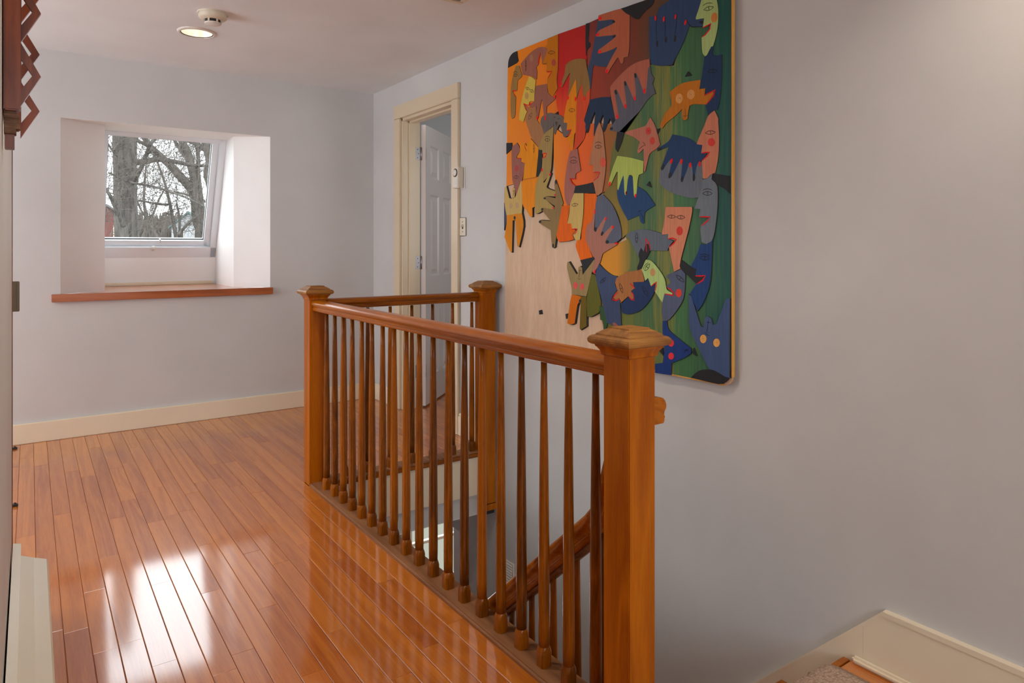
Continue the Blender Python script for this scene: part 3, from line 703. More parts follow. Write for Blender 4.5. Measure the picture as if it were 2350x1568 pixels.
# ------------------------------------------------------------------ wooden relief of faces and hands on the right wall
XBK = 2.146                       # front of the plywood backing
art = empty('wooden_relief', (XW, 2.35, .63)); tag(art, 'large colourful wooden puzzle relief of painted faces and hands on the right wall', 'artwork')
AI = Matrix.Translation((-XW, -2.35, -.63))
CROP = {'A': (1140, 0, 5.2267), 'B': (1420, 0, 5.2267), 'C': (1140, 280, 5.2267), 'D': (1420, 280, 5.2267), 'E': (1140, 560, 5.2267), 'G': (1420, 560, 4.6133),
        'a': (1150, 90, 10.453), 'b': (1270, 0, 10.453), 'c': (1270, 140, 10.453), 'd': (1400, 0, 10.453), 'e': (1540, 0, 10.453), 'f': (1380, 130, 10.453), 'p': (0, 0, 1)}
XF = 2.137
def pts(spec):
    """measured outline -> (y, z) on the face of the relief"""
    out = []; t = 'p'
    for s in spec.split():
        if s in CROP: t = s; continue
        x, y = s.split(','); x0, y0, k = CROP[t]
        w = W(x0 + float(x) / k, y0 + float(y) / k, 'x', XF); out.append((w.y, w.z))
    return out
def round_poly(P, n=3, corner=48):
    m = len(P); V = [Vector(p) for p in P]; out = []
    sharp = []
    for i in range(m):
        a = (V[i] - V[i - 1]); b = (V[(i + 1) % m] - V[i])
        sharp.append(a.length < 1e-6 or b.length < 1e-6 or math.degrees(a.angle(b, 0)) > corner)
    for i in range(m):
        p0, p1, p2, p3 = V[i - 1], V[i], V[(i + 1) % m], V[(i + 2) % m]
        t1 = Vector((0, 0)) if sharp[i] else (p2 - p0) * .5
        t2 = Vector((0, 0)) if sharp[(i + 1) % m] else (p3 - p1) * .5
        if sharp[i] and sharp[(i + 1) % m]: out.append(p1); continue
        if sharp[i]: t1 = (p2 - p1) * .7
        if sharp[(i + 1) % m]: t2 = (p2 - p1) * .7
        L_ = (p2 - p1).length
        for t in (t1, t2):
            if t.length > 1.3 * L_: t.length = 1.3 * L_
        for k in range(n):
            t = k / n
            out.append(p1 * (2 * t ** 3 - 3 * t * t + 1) + t1 * (t ** 3 - 2 * t * t + t) + p2 * (-2 * t ** 3 + 3 * t * t) + t2 * (t ** 3 - t * t))
    return out
def offset_poly(V, d):
    m = len(V); ar = sum(V[i].x * V[(i + 1) % m].y - V[(i + 1) % m].x * V[i].y for i in range(m)); sg = 1 if ar > 0 else -1
    out = []
    for i in range(m):
        a = (V[i] - V[i - 1]); b = (V[(i + 1) % m] - V[i])
        if a.length < 1e-7: a = b
        if b.length < 1e-7: b = a
        na = Vector((a.y, -a.x)).normalized(); nb = Vector((b.y, -b.x)).normalized(); nn = na + nb
        nn = nn.normalized() if nn.length > .2 else na
        out.append(V[i] + nn * d * sg)
    return out
def artpaint(name, c, streak=.12, k=.60):
    key = ('art', c)
    if key in M: return M[key]
    m, nt, b = mat_new(name); L = nt.links
    lin = [min(.9, v / k) for v in srgb(*c)[:3]]
    g = N(nt, 'ShaderNodeNewGeometry'); mp = N(nt, 'ShaderNodeMapping'); mp.inputs['Scale'].default_value = (1, 90, 5); L.new(g.outputs['Position'], mp.inputs[0])
    n = N(nt, 'ShaderNodeTexNoise'); n.inputs['Scale'].default_value = 2; n.inputs['Detail'].default_value = 5; L.new(mp.outputs[0], n.inputs[0])
    r = N(nt, 'ShaderNodeValToRGB'); r.color_ramp.elements[0].position = .3; r.color_ramp.elements[1].position = .7
    r.color_ramp.elements[0].color = tuple(v * (1 - streak) for v in lin) + (1,); r.color_ramp.elements[1].color = tuple(min(1, v * (1 + streak)) for v in lin) + (1,)
    L.new(n.outputs[0], r.inputs[0]); L.new(r.outputs[0], b.inputs['Base Color']); b.inputs['Roughness'].default_value = .6; b.inputs['Specular IOR Level'].default_value = .2
    M[key] = m; return m
def artgrad(name, stops, axis='Y', streak=.5, k=.60):
    """hand-rubbed stain running from one colour to the next across the board, streaked along the grain"""
    m, nt, b = mat_new(name); L = nt.links
    g = N(nt, 'ShaderNodeNewGeometry'); sp_ = N(nt, 'ShaderNodeSeparateXYZ'); L.new(g.outputs['Position'], sp_.inputs[0])
    lo, hi = stops[0][0], stops[-1][0]
    mr = N(nt, 'ShaderNodeMapRange'); mr.inputs['From Min'].default_value = lo; mr.inputs['From Max'].default_value = hi
    L.new(sp_.outputs[axis], mr.inputs['Value'])
    mp = N(nt, 'ShaderNodeMapping'); mp.inputs['Scale'].default_value = (1, 45, 2.2); L.new(g.outputs['Position'], mp.inputs[0])
    n = N(nt, 'ShaderNodeTexNoise'); n.inputs['Scale'].default_value = 2; n.inputs['Detail'].default_value = 6; L.new(mp.outputs[0], n.inputs[0])
    ma = N(nt, 'ShaderNodeMath', operation='MULTIPLY_ADD'); L.new(n.outputs[0], ma.inputs[0]); ma.inputs[1].default_value = streak; ma.inputs[2].default_value = -streak / 2
    ad = N(nt, 'ShaderNodeMath', operation='ADD', use_clamp=True); L.new(mr.outputs[0], ad.inputs[0]); L.new(ma.outputs[0], ad.inputs[1])
    r = N(nt, 'ShaderNodeValToRGB'); L.new(ad.outputs[0], r.inputs[0])
    els = r.color_ramp.elements
    while len(els) < len(stops): els.new(.5)
    for e, (p, c) in zip(els, stops): e.position = (p - lo) / (hi - lo); e.color = tuple(min(.9, v / k) for v in srgb(*c)[:3]) + (1,)
    L.new(r.outputs[0], b.inputs['Base Color']); b.inputs['Roughness'].default_value = .5; b.inputs['Specular IOR Level'].default_value = .3; return m
py = lambda px: W(px, 500, 'x', XF).y
def solid(name, V, xf, xb, off, mats, parent, inv=None):
    V2 = offset_poly(V, off) if off else V; m = len(V)
    vs = [(xf, p.x, p.y) for p in V] + [(xb, p.x, p.y) for p in V2]
    fs = [list(range(m))] + [[i, (i + 1) % m, m + (i + 1) % m, m + i] for i in range(m)]
    me = bpy.data.meshes.new(name); me.from_pydata(vs, [], fs)
    for mt in mats: me.materials.append(mt)
    if len(mats) > 1:
        for p in me.polygons[1:]: p.material_index = 1
    ar = sum(V[i].x * V[(i + 1) % m].y - V[(i + 1) % m].x * V[i].y for i in range(m))
    if ar > 0: me.flip_normals()
    o = obj(name, me); o.parent = parent
    if inv is not None: o.matrix_parent_inverse = inv
    return o
M['edge'] = plain('black_stained_edge', (.028, .024, .024), .7)
M['birch'] = wood('birch_ply', srgb(205, 172, 142), srgb(232, 203, 174), (4, 12, 2.5), .6, .0, .4, .0, .15, 1.45, .02)
M['plyedge'] = wood('ply_edge', srgb(196, 132, 52), srgb(232, 176, 88), (60, 60, 2), .35, .4, .2, .0, .2)
# backing board with rounded corners
yl0, yl1, yr, zt_, zb0 = 3.094, 3.128, 1.622, 2.196, .634
bp_ = []
def arc(cy, cz, r, a0, a1, n=6): return [(cy + r * math.cos(R(a0 + (a1 - a0) * k / n)), cz + r * math.sin(R(a0 + (a1 - a0) * k / n))) for k in range(n + 1)]
bp_ = arc(yr + .035, zt_ - .035, .035, 180, 90) + arc(yl0 - .055, zt_ - .055, .055, 90, 0) + arc(yl1 - .03, zb0 + .03, .03, 0, -90) + arc(yr + .035, zb0 + .035, .035, -90, -180)
o = solid('backing_board', [Vector(p) for p in bp_], XBK, XBK + .006, 0, [M['birch'], M['plyedge']], art, AI)
put(box('hanging_batten', XBK + .006, XW, 1.75, 2.98, 2.0, 2.05, M['shoe']), art, AI)
put(box('hanging_batten', XBK + .006, XW, 1.75, 2.98, .78, .83, M['shoe']), art, AI)
for nm_, a_ in (('edge_lipping', (XBK - .0085, XBK + .006, yr - .003, yr + .001, zb0 + .034, zt_ - .034)), ('edge_lipping', (XBK - .0085, XBK + .006, yr + .036, yl1 - .032, zb0 - .003, zb0 + .002))):
    put(box(nm_, *a_, M['plyedge']), art, AI)
RED = (190, 8, 14); LIP = (170, 10, 22)
cnt = [0]
def piece(name, spec, col_or_mat, marks=(), lift=None, off=.0013, n=3):
    V = round_poly(pts(spec), n)
    i = cnt[0]; cnt[0] += 1
    if name == 'painted_ground' and lift: lift += .00012 * i
    xf = XBK - (.0085 + .00005 * i if lift is None else lift)
    mt = col_or_mat if not isinstance(col_or_mat, tuple) else artpaint('art_paint', col_or_mat)
    o = solid(name, V, xf, XBK, off, [mt, M['edge']], art, AI)
    for mk in marks: mark(o, xf, *mk)
    return o
def mark(parent, xf, kind, tg, *a):
    """painted eye, cheek, nail, lip or line lying on its piece"""
    x0, y0, k = CROP[tg]; T = .0006
    def w(x, y): q = W(x0 + x / k, y0 + y / k, 'x', xf); return Vector((q.y, q.z))
    def ell(cx, cy, rx, ry, rot=0, n=16):
        c, s = math.cos(R(rot)), math.sin(R(rot)); return [w(cx + rx * math.cos(t) * c - ry * math.sin(t) * s, cy + rx * math.cos(t) * s + ry * math.sin(t) * c) for t in [2 * math.pi * j / n for j in range(n)]]
    def stroke(P, wd):
        L_, R_ = [], []
        for j, p in enumerate(P):
            t = (P[min(j + 1, len(P) - 1)] - P[max(j - 1, 0)]); t = t.normalized() if t.length > 0 else Vector((1, 0)); nn = Vector((-t.y, t.x)) * wd * (.55 if j in (0, len(P) - 1) else 1)
            L_.append(p + nn); R_.append(p - nn)
        return L_ + R_[::-1]
    if kind == 'dot':                      # cx cy rx ry rot colour [name]
        cx, cy, rx, ry, rot, c = a[:6]; solid(a[6] if len(a) > 6 else 'cheek', ell(cx, cy, rx, ry, rot), xf - T, xf, 0, [artpaint('art_paint', c)], parent)
    elif kind == 'nail':
        cx, cy, rx, ry, rot = a[:5]; solid('nail', ell(cx, cy, rx, ry, rot, 12), xf - T, xf, 0, [artpaint('art_paint', a[5] if len(a) > 5 else RED)], parent)
    elif kind in ('lip', 'line'):          # [points] width colour
        P, wd = a[0], a[1]; c = a[2] if len(a) > 2 else (LIP if kind == 'lip' else (24, 22, 22))
        V = [Vector(w(*q)) for q in P]
        solid('lips' if kind == 'lip' else 'drawn_line', stroke(V, wd), xf - T, xf, 0, [artpaint('art_paint', c)], parent)
    elif kind == 'eye':                    # cx cy half-width half-height rot [brow offset]
        cx, cy, hw_, hh, rot = a[:5]; c, s = math.cos(R(rot)), math.sin(R(rot))
        lp = lambda u, v: w(cx + u * c - v * s, cy + u * s + v * c)
        up_ = [lp(hw_ * (-1 + 2 * j / 10), -hh * math.sin(math.pi * j / 10)) for j in range(11)]
        dn_ = [lp(hw_ * (-1 + 2 * j / 10), hh * math.sin(math.pi * j / 10)) for j in range(11)]
        vs, fs = [], []
        def addstroke(P, wd):
            S_ = stroke(P, wd); h = len(P); b0 = len(vs)
            for p in S_: vs.append((xf - T, p.x, p.y))
            for j in range(h - 1): fs.append([b0 + j, b0 + j + 1, b0 + 2 * h - 2 - j, b0 + 2 * h - 1 - j])
        addstroke(up_, .0011); addstroke(dn_, .0010); addstroke([lp(0, -hh * .95), lp(hw_ * .04, 0), lp(0, hh * .95)], .0014)
        if len(a) > 5: addstroke([lp(hw_ * (-.95 + 1.9 * j / 8), a[5] - hh * .8 * math.sin(math.pi * j / 8)) for j in range(9)], .0011)
        me = bpy.data.meshes.new('eye'); me.from_pydata(vs, [], fs); me.materials.append(artpaint('art_paint', (26, 24, 24)))
        o = obj('eye', me); o.parent = parent
BLK = (30, 31, 34)
m_or = artgrad('stain_orange', [(py(1300), (178, 78, 0)), (py(1255), (184, 98, 0)), (py(1160), (188, 108, 0))], 'Y', .35)
m_rd = artgrad('stain_red', [(1.55, (192, 92, 0)), (1.75, (186, 62, 0)), (1.95, (158, 12, 4)), (2.2, (140, 14, 8))], 'Z', .3)
m_br = artgrad('stain_brown', [(py(1560), (62, 46, 40)), (py(1500), (74, 48, 28)), (py(1440), (96, 38, 22)), (py(1360), (122, 40, 18))], 'Y', .4)
m_o2 = artgrad('stain_amber', [(py(1420), (112, 76, 26)), (py(1385), (128, 72, 22)), (py(1360), (178, 74, 4)), (py(1325), (190, 78, 2)), (py(1290), (190, 100, 0)), (py(1262), (192, 108, 0))], 'Y', .12)
m_gr = artgrad('stain_green', [(py(1682), (8, 58, 54)), (py(1650), (16, 66, 54)), (py(1600), (44, 78, 48)), (py(1555), (48, 90, 52)), (py(1525), (102, 100, 40)), (py(1490), (44, 82, 52)), (py(1440), (84, 90, 36)), (py(1400), (76, 80, 30)), (py(1370), (96, 78, 26))], 'Y', .42)
m_oc = artgrad('stain_ochre', [(py(1465), (40, 76, 50)), (py(1446), (96, 92, 34)), (py(1415), (168, 112, 12)), (py(1370), (172, 112, 8))], 'Y', .12)
BG = dict(lift=.0065, off=.001)
piece('painted_ground', 'A 128,800 150,690 190,640 245,608 740,408 730,900 760,1440 700,1568 C 690,60 500,680 320,710 110,770 118,250', m_or, **BG)
piece('painted_ground', 'A 735,407 1070,290 1080,800 1125,1060 1115,1230 955,1400 800,1440 735,1350 700,1100 720,700', m_rd, **BG)
piece('painted_ground', 'A 1068,288 1220,218 1215,330 1160,560 1125,1070 1090,850', artgrad('stain_maroon', [(1.75, (150, 52, 30)), (2.2, (92, 34, 28))], 'Z', .2), **BG)
piece('painted_ground', 'p 1352,150 1375,40 1440,14 1485,-2 1540,-25 1585,-40 1580,20 1500,60 1492,150 1450,172 1402,200 1400,228 1352,230', m_br, **BG)
piece('painted_ground', 'C 680,60 830,180 960,330 1050,200 1090,20 1450,20 1450,400 1390,560 1340,780 1270,850 1190,870 1185,855 1060,870 860,1010 790,1000 690,640', m_o2, **BG)
piece('painted_ground', 'p 1490,148 1545,152 1575,60 1620,-60 1677,-80 1677,835 1672,862 1648,876 1505,852 1470,800 1390,768 1372,700 1372,620 1440,560 1415,470 1398,420 1405,340 1425,298 1462,240 1486,205', m_gr, **BG)
piece('painted_ground', 'E 1235,235 1275,120 1290,20 1430,0 1568,-60 1600,40 1600,240 1568,345 1450,390 1330,330', m_oc, **BG)
piece('painted_ground', 'C 1045,860 1190,860 1210,1000 1150,1220 1090,1280 1075,1420 E 1110,60 1145,160 1000,195 945,30 C 960,1420 1010,1400', (184, 82, 0), **BG)
piece('painted_ground', 'C 1340,780 1460,580 1520,640 1450,860 1500,1060 1568,1180 1568,1330 1500,1400 1480,1200 1400,1010 1270,870', artgrad('stain_olive', [(1.05, (130, 104, 20)), (1.5, (84, 76, 22))], 'Z', .3), **BG)
piece('black_shape', 'a 165,685 172,540 215,410 290,325 385,283 395,400 415,520 365,575', BLK)
piece('black_shape', 'b 775,570 860,545 850,800 835,990 880,1040 880,1120 820,1190 785,1330 770,1000', BLK)
piece('slate_shape', 'A 1215,228 1400,240 1440,420 1440,560 1380,790 1330,800 1230,796 1165,780 1150,830 1128,1060 1100,1010 1090,850 1150,600', (44, 56, 78))
piece('painted_face', 'A 228,788 270,790 303,905 295,925 250,965 243,1085 190,1085 200,1120 225,1155 228,1170 222,1360 210,1410 185,1425 172,1400 165,1200 170,1050 185,950', (122, 92, 48),
      [('eye', 'A', 225, 902, 28, 17, 0, -30), ('lip', 'A', [(188, 1087), (205, 1090), (243, 1088)], .003), ('lip', 'A', [(200, 1110), (212, 1145), (226, 1162)], .002)])
piece('painted_face', 'a 470,590 560,480 700,330 860,215 960,188 1060,200 1118,245 1105,340 1045,450 985,585 975,480 945,320 905,440 890,610 845,670 860,800 850,970 720,890 520,850 490,720', (124, 76, 62),
      [('eye', 'a', 595, 635, 135, 16, 90), ('dot', 'a', 728, 450, 45, 95, 0, (130, 92, 68)), ('lip', 'a', [(945, 330), (925, 400), (900, 500), (892, 605)], .003)])
piece('painted_face', 'A 612,460 737,410 733,800 720,960 730,1060 680,1145 655,1140 620,1110 605,990 610,940 660,850 597,858 602,800 595,770 548,770 555,740 610,600 600,575 582,560 605,530', (152, 88, 0),
      [('eye', 'A', 658, 630, 42, 20, -3), ('dot', 'A', 684, 750, 24, 42, 0, (136, 56, 46)), ('lip', 'A', [(597, 862), (625, 862), (662, 852), (635, 905), (612, 938)], .0025), ('line', 'A', [(550, 770), (575, 768), (597, 760)], .0014)])
piece('painted_face', 'A 383,918 420,925 468,965 455,1100 447,1215 405,1215 390,1235 385,1265 320,1240 345,1310 365,1340 350,1370 320,1465 268,1435 280,1300 320,1110', (168, 146, 60),
      [('eye', 'A', 370, 1063, 26, 14, 25), ('eye', 'A', 422, 1092, 27, 16, 30), ('dot', 'A', 361, 1150, 22, 42, 0, (150, 118, 72)), ('lip', 'A', [(320, 1242), (352, 1258), (388, 1262)], .0028)])
piece('painted_face', 'A 330,1255 370,1340 345,1430 C 352,0 400,150 430,210 505,310 545,240 572,150 530,20 A 515,1490 480,1420 472,1265 430,1290 390,1297', (132, 92, 58), [('eye', 'A', 403, 1395, 48, 16, -62), ('lip', 'A', [(332, 1258), (345, 1290), (368, 1338)], .0022)])
piece('grey_head', 'A 545,1400 620,1355 700,1365 770,1385 800,1410 805,1470 845,1475 842,1568 C 838,100 895,85 870,150 840,170 820,185 800,170 760,30 735,60 700,150 680,120 680,45 570,145 522,0', (84, 76, 72), [('eye', 'C', 715, 20, 26, 6, 80), ('dot', 'A', 695, 1408, 5, 5, 0, BLK), ('dot', 'A', 745, 1425, 5, 5, 0, BLK), ('line', 'A', [(705, 1480), (720, 1465), (738, 1478)], .001)])
piece('painted_hand', 'A 470,1030 605,1005 615,1110 670,1160 705,1140 705,1180 690,1200 600,1280 595,1400 582,1450 568,1400 545,1190 530,1230 500,1400 485,1440 474,1400 480,1270 440,1285 395,1290 390,1250 420,1240 447,1215 455,1130', (120, 74, 60),
      [('nail', 'A', 692, 1163, 9, 22, 25), ('nail', 'A', 486, 1415, 9, 24, 8), ('nail', 'A', 583, 1420, 8, 28, 3), ('nail', 'A', 402, 1248, 12, 12, 0)])
piece('painted_hand', 'A 965,705 1065,710 1080,800 1110,950 1120,1060 1080,1120 1060,1205 1040,1205 1030,1100 1022,1000 990,1080 945,1210 935,1200 950,1050 950,945 920,1050 870,1190 850,1195 865,1050 880,870 850,920 785,1045 760,1035 790,950 815,880 825,780 880,735', (112, 84, 44),
      [('nail', 'A', 772, 1015, 10, 26, 28), ('nail', 'A', 858, 1175, 8, 24, 12), ('nail', 'A', 945, 1188, 9, 28, 6), ('nail', 'A', 1050, 1180, 9, 28, 4)])
piece('painted_face', 'A 950,950 960,1250 955,1568 C 932,150 915,355 880,310 835,190 870,160 897,88 836,98 A 842,1545 846,1475 803,1470 805,1420 850,1190 935,980', (178, 104, 0),
      [('eye', 'A', 902, 1322, 38, 22, 0), ('lip', 'C', [(837, 100), (865, 98), (896, 90), (875, 145), (840, 170)], .0026)])
piece('painted_face', 'A 1022,1000 1045,1205 1065,1200 1080,1120 1122,1062 1115,1200 1090,1300 1048,1440 1070,1490 C 1070,40 1060,170 1030,230 965,310 915,355 935,220 955,0 A 957,1230 990,1090', (166, 58, 28))
piece('painted_hand', 'A 1115,1197 1250,1168 1365,1165 1385,1270 1425,1430 1385,1490 1366,1440 1355,1420 1330,1480 C 1300,100 1275,128 1268,90 1282,0 A 1280,1390 1272,1370 1230,1480 C 1200,150 1175,185 1165,140 1172,0 A 1182,1360 1174,1338 1130,1450 C 1110,80 1095,130 1075,128 1063,60 1070,20 A 1070,1490 1048,1450 1070,1380 1100,1290', (24, 40, 62),
      [('nail', 'C', 1090, 105, 12, 28, 10, BLK), ('nail', 'C', 1176, 140, 11, 34, 6, BLK), ('nail', 'C', 1280, 92, 12, 30, 12, BLK), ('nail', 'A', 1393, 1440, 14, 34, -10, BLK)])
piece('painted_hand', 'b 1085,370 1075,450 1100,510 1350,475 1450,480 1475,525 1430,570 1200,680 1090,740 1020,840 1040,880 1280,860 1400,850 1490,830 1505,870 1440,930 1250,1080 1100,1190 1065,1250 1090,1290 1250,1250 1430,1180 1520,1125 1520,1170 1400,1380 A 1300,850 1310,885 1335,880 1360,830 1430,720 d 185,1380 215,1400 250,1500 290,1530 320,1490 330,1400 350,1375 430,1365 465,1100 475,370 370,310 255,210', (142, 76, 50),
      [('nail', 'b', 1118, 440, 48, 34, -30), ('nail', 'b', 1058, 832, 46, 30, -38), ('nail', 'b', 1108, 1245, 46, 28, -38), ('nail', 'c', 1282, 250, 28, 60, 15), ('nail', 'd', 88, 520, 34, 30, 0, BLK), ('nail', 'd', 100, 875, 46, 28, -35, BLK)], off=.003)
piece('black_shape', 'd 265,205 860,10 1060,-50 1050,60 980,150 850,260 730,400 700,450 620,452 540,410 470,350 350,290', BLK)
piece('painted_hand', 'f 320,800 400,800 560,580 800,390 1140,240 1180,225 1200,400 1275,520 1230,650 1310,890 1220,930 1080,1080 930,1300 700,1568 D 0,125 C 1538,130 1400,108 1358,102 1365,70 f 340,1520 300,1200', (70, 72, 80), [('nail', 'C', 1375, 80, 20, 16, -30, BLK)])
piece('painted_hand', 'f 1160,55 1000,90 830,150 640,270 420,480 270,650 215,745 240,1000 340,1500 380,1500 420,1430 330,900 320,820 350,790 390,820 540,1200 580,1250 600,1220 600,1100 545,640 560,590 590,590 640,700 780,1020 810,1050 830,1020 825,800 790,430 800,395 840,390 880,470 1000,800 1040,890 1065,880 1090,700 1120,330 1140,260 1170,220', (140, 78, 60),
      [('nail', 'f', 384, 1440, 25, 58, -8), ('nail', 'f', 580, 1190, 24, 58, -5), ('nail', 'f', 803, 1000, 22, 56, -6), ('nail', 'f', 1034, 825, 24, 64, 3)])
for q in (('f', 345, 855, 28, 60, -12), ('f', 574, 645, 26, 60, -10), ('f', 818, 455, 24, 60, -8)): mark(art.children[-1], XBK - .0087 - .00005 * cnt[0], 'nail', q[0], *q[1:], BLK)
piece('painted_hand', 'B 365,205 455,185 480,100 600,10 700,-30 1000,-30 1005,0 930,220 1020,235 1010,320 880,325 845,310 780,500 640,780 500,790 385,765 365,560', (36, 54, 82),
      [('nail', 'B', 441, 217, 11, 33, 0), ('nail', 'B', 541, 229, 11, 33, 8), ('nail', 'B', 681, 200, 10, 30, 10), ('nail', 'B', 800, 270, 11, 34, 14), ('nail', 'B', 461, 525, 12, 40, 0, BLK), ('nail', 'B', 566, 475, 14, 37, 5, BLK), ('nail', 'B', 675, 465, 13, 42, 10, BLK), ('nail', 'B', 990, 268, 26, 18, 0, BLK),
       ('line', 'B', [(455, 185), (450, 300), (452, 480)], .0009), ('line', 'B', [(553, 190), (560, 330), (552, 440)], .0009), ('line', 'B', [(698, 168), (690, 300), (668, 440)], .0009), ('line', 'B', [(812, 232), (840, 290), (880, 324), (1005, 318)], .0013)])
piece('painted_face', 'B 1005,-40 1170,-40 1195,120 1185,350 1130,560 1095,590 1060,660 1035,675 1005,630 995,460 1000,445 1085,360 1110,275 1010,330 1025,220 930,235 925,215 960,110', (132, 150, 94),
      [('eye', 'B', 1080, 102, 64, 22, -16, -48), ('dot', 'B', 1146, 210, 38, 60, 8, (160, 100, 46)), ('lip', 'B', [(1008, 333), (1055, 312), (1105, 282), (1092, 350), (1040, 415), (998, 445)], .0026)])
piece('painted_face', 'B 1135,555 1125,640 1150,665 1235,655 1235,900 1220,1150 1185,1320 1150,1320 1075,1390 1045,1270 1050,1250 1140,1130 1160,1075 1035,1145 1045,1060 970,1060 975,1020 1000,900 1030,680 1060,670 1110,560', (24, 44, 72),
      [('eye', 'B', 1125, 853, 62, 22, -6), ('lip', 'B', [(1032, 1140), (1095, 1112), (1158, 1078), (1135, 1150), (1055, 1248)], .0026)])
piece('painted_animal', 'B 985,960 870,975 740,1010 610,1105 635,1230 620,1290 560,1360 505,1480 500,1530 525,1540 580,1470 680,1390 760,1310 765,1420 790,1445 825,1430 835,1340 850,1270 900,1250 1050,1255 1130,1140 1140,1100 1030,1150 1040,1060 970,1070', (152, 90, 14),
      [('dot', 'B', 726, 1182, 42, 60, 5, (176, 126, 70)), ('dot', 'B', 866, 1134, 44, 60, 8, (172, 122, 66)), ('dot', 'B', 733, 1178, 6, 7, 0, BLK, 'dot'), ('dot', 'B', 869, 1133, 4, 5, 0, BLK, 'dot'), ('line', 'B', [(795, 1298), (798, 1360), (796, 1420)], .0009), ('line', 'B', [(770, 1392), (798, 1392), (826, 1385)], .0009)])
piece('painted_animal', 'B 380,1408 330,1500 D 300,55 80,120 85,145 180,180 255,240 225,340 230,370 250,370 300,320 305,600 320,590 345,480 375,380 450,325 500,275 470,150 430,30 B 400,1440', (150, 92, 74),
      [('dot', 'D', 356, 108, 30, 45, 8, (165, 54, 46)), ('dot', 'D', 403, 226, 29, 45, 5, (165, 54, 46)), ('dot', 'D', 354, 108, 5, 5, 0, BLK, 'dot'), ('line', 'D', [(240, 330), (275, 300), (310, 275)], .001), ('line', 'D', [(285, 240), (310, 258), (318, 290)], .001)])
piece('painted_face', 'B 1150,1325 1195,1420 D 1195,0 1205,200 1195,420 1160,610 1110,630 1060,675 1015,680 1000,640 1000,465 1090,360 990,380 1000,275 935,270 960,200 1030,40 B 1075,1390', (162, 100, 76),
      [('eye', 'D', 1100, 127, 62, 22, -5), ('dot', 'D', 1112, 243, 42, 50, 0, (170, 50, 44)), ('lip', 'D', [(993, 374), (1040, 366), (1090, 364), (1060, 410), (1000, 462)], .0028)])
piece('black_shape', 'D 1115,680 1150,620 1330,650 1335,860 1250,790 1135,730', BLK)
piece('painted_hand', 'D 500,560 485,720 520,770 640,850 850,910 970,905 1000,800 1010,690 1000,480 860,480 740,440 640,440', (82, 88, 96))
piece('painted_hand', 'D 645,150 750,170 850,200 940,265 1005,280 990,380 1060,380 1000,460 960,480 930,560 910,710 890,700 885,560 865,490 840,500 820,580 765,720 745,700 770,450 745,445 640,650 600,680 600,640 650,440 620,450 560,530 520,580 505,560 600,300 560,310 465,350 460,320 590,240', (26, 48, 80),
      [('nail', 'D', 615, 640, 18, 38, 15, BLK), ('nail', 'D', 760, 685, 14, 38, 5, BLK), ('nail', 'D', 903, 668, 14, 42, 5, BLK), ('nail', 'D', 530, 545, 16, 38, 22, BLK), ('nail', 'D', 490, 325, 24, 16, -25, BLK)])
for q in ((632, 470, 14, 34, 15), (751, 475, 14, 34, 8), (859, 518, 12, 34, 2), (972, 504, 12, 34, 3)): mark(art.children[-1], XBK - .0087 - .00005 * cnt[0], 'nail', 'D', *q)
piece('painted_animal', 'D 220,770 330,840 440,1000 330,1070 310,1120 310,1210 290,1220 265,1200 245,1120 110,1180 60,1080 0,960 C 1445,860 1450,800 1500,640 D 20,640 120,640 160,650 200,760', (26, 54, 88), [('line', 'D', [(235, 1080), (258, 1065), (285, 1066)], .0012), ('line', 'D', [(265, 1090), (288, 1140), (290, 1190)], .0009)])
piece('painted_hand', 'C 1450,405 D 0,408 150,430 300,470 295,615 245,635 230,700 215,870 200,910 185,880 170,660 150,635 125,640 110,700 92,860 80,880 70,840 60,650 35,625 C 1520,640 1490,720 1460,820 1450,800 1455,600 1440,600 1365,765 1345,770 1345,720 1390,560', (140, 156, 74),
      [('nail', 'C', 1356, 742, 12, 28, 12), ('nail', 'D', 202, 885, 10, 26, 8), ('nail', 'D', 90, 855, 5, 20, 3), ('nail', 'C', 1553, 850, 6, 20, 5)])
piece('black_shape', 'C 940,768 1050,750 1150,725 1185,855 930,855', BLK)
piece('black_shape', 'C 1445,120 1530,130 1500,240 1452,360 1425,310', BLK)
piece('painted_face', 'C 970,320 990,450 1010,585 950,620 945,680 875,675 915,740 945,770 915,900 880,990 850,1000 830,950 815,870 820,700 850,480 885,350', (132, 82, 72),
      [('eye', 'C', 922, 477, 43, 20, 0, -42), ('lip', 'C', [(950, 684), (910, 684), (878, 678), (905, 735), (945, 768)], .0028)])
piece('painted_face', 'C 1235,0 1275,120 1290,250 1310,450 1305,600 1270,840 1215,885 1190,860 1160,700 1240,610 1155,605 1165,520 1110,515 1130,390 1170,190 1200,80', (142, 96, 68),
      [('eye', 'C', 1218, 297, 42, 20, 0, -40), ('dot', 'C', 1276, 485, 35, 58, 0, (172, 70, 54)), ('lip', 'C', [(1158, 608), (1200, 603), (1238, 604), (1215, 660), (1162, 706)], .0028)])
piece('painted_face', 'C 930,855 1045,855 1040,1100 1000,1420 940,1410 915,1350 965,1290 905,1280 895,1215 850,1220 875,1080 885,980', (162, 138, 78), [('eye', 'C', 938, 995, 40, 18, -10), ('lip', 'C', [(902, 1290), (935, 1284), (968, 1284), (945, 1330), (918, 1350)], .0028)])
piece('painted_face', 'C 685,30 680,60 570,150 505,310 510,335 550,335 545,380 600,375 590,400 545,435 545,550 560,720 640,620 660,500 680,130', (128, 108, 62), [('eye', 'C', 608, 215, 34, 18, 3, -30), ('lip', 'C', [(545, 382), (575, 376), (600, 376), (585, 415), (545, 436)], .0026)])
piece('painted_ground', 'C 785,1010 880,995 850,1220 895,1215 905,1280 950,1300 910,1350 930,1410 840,1432 750,1440 720,1360', (182, 78, 0))
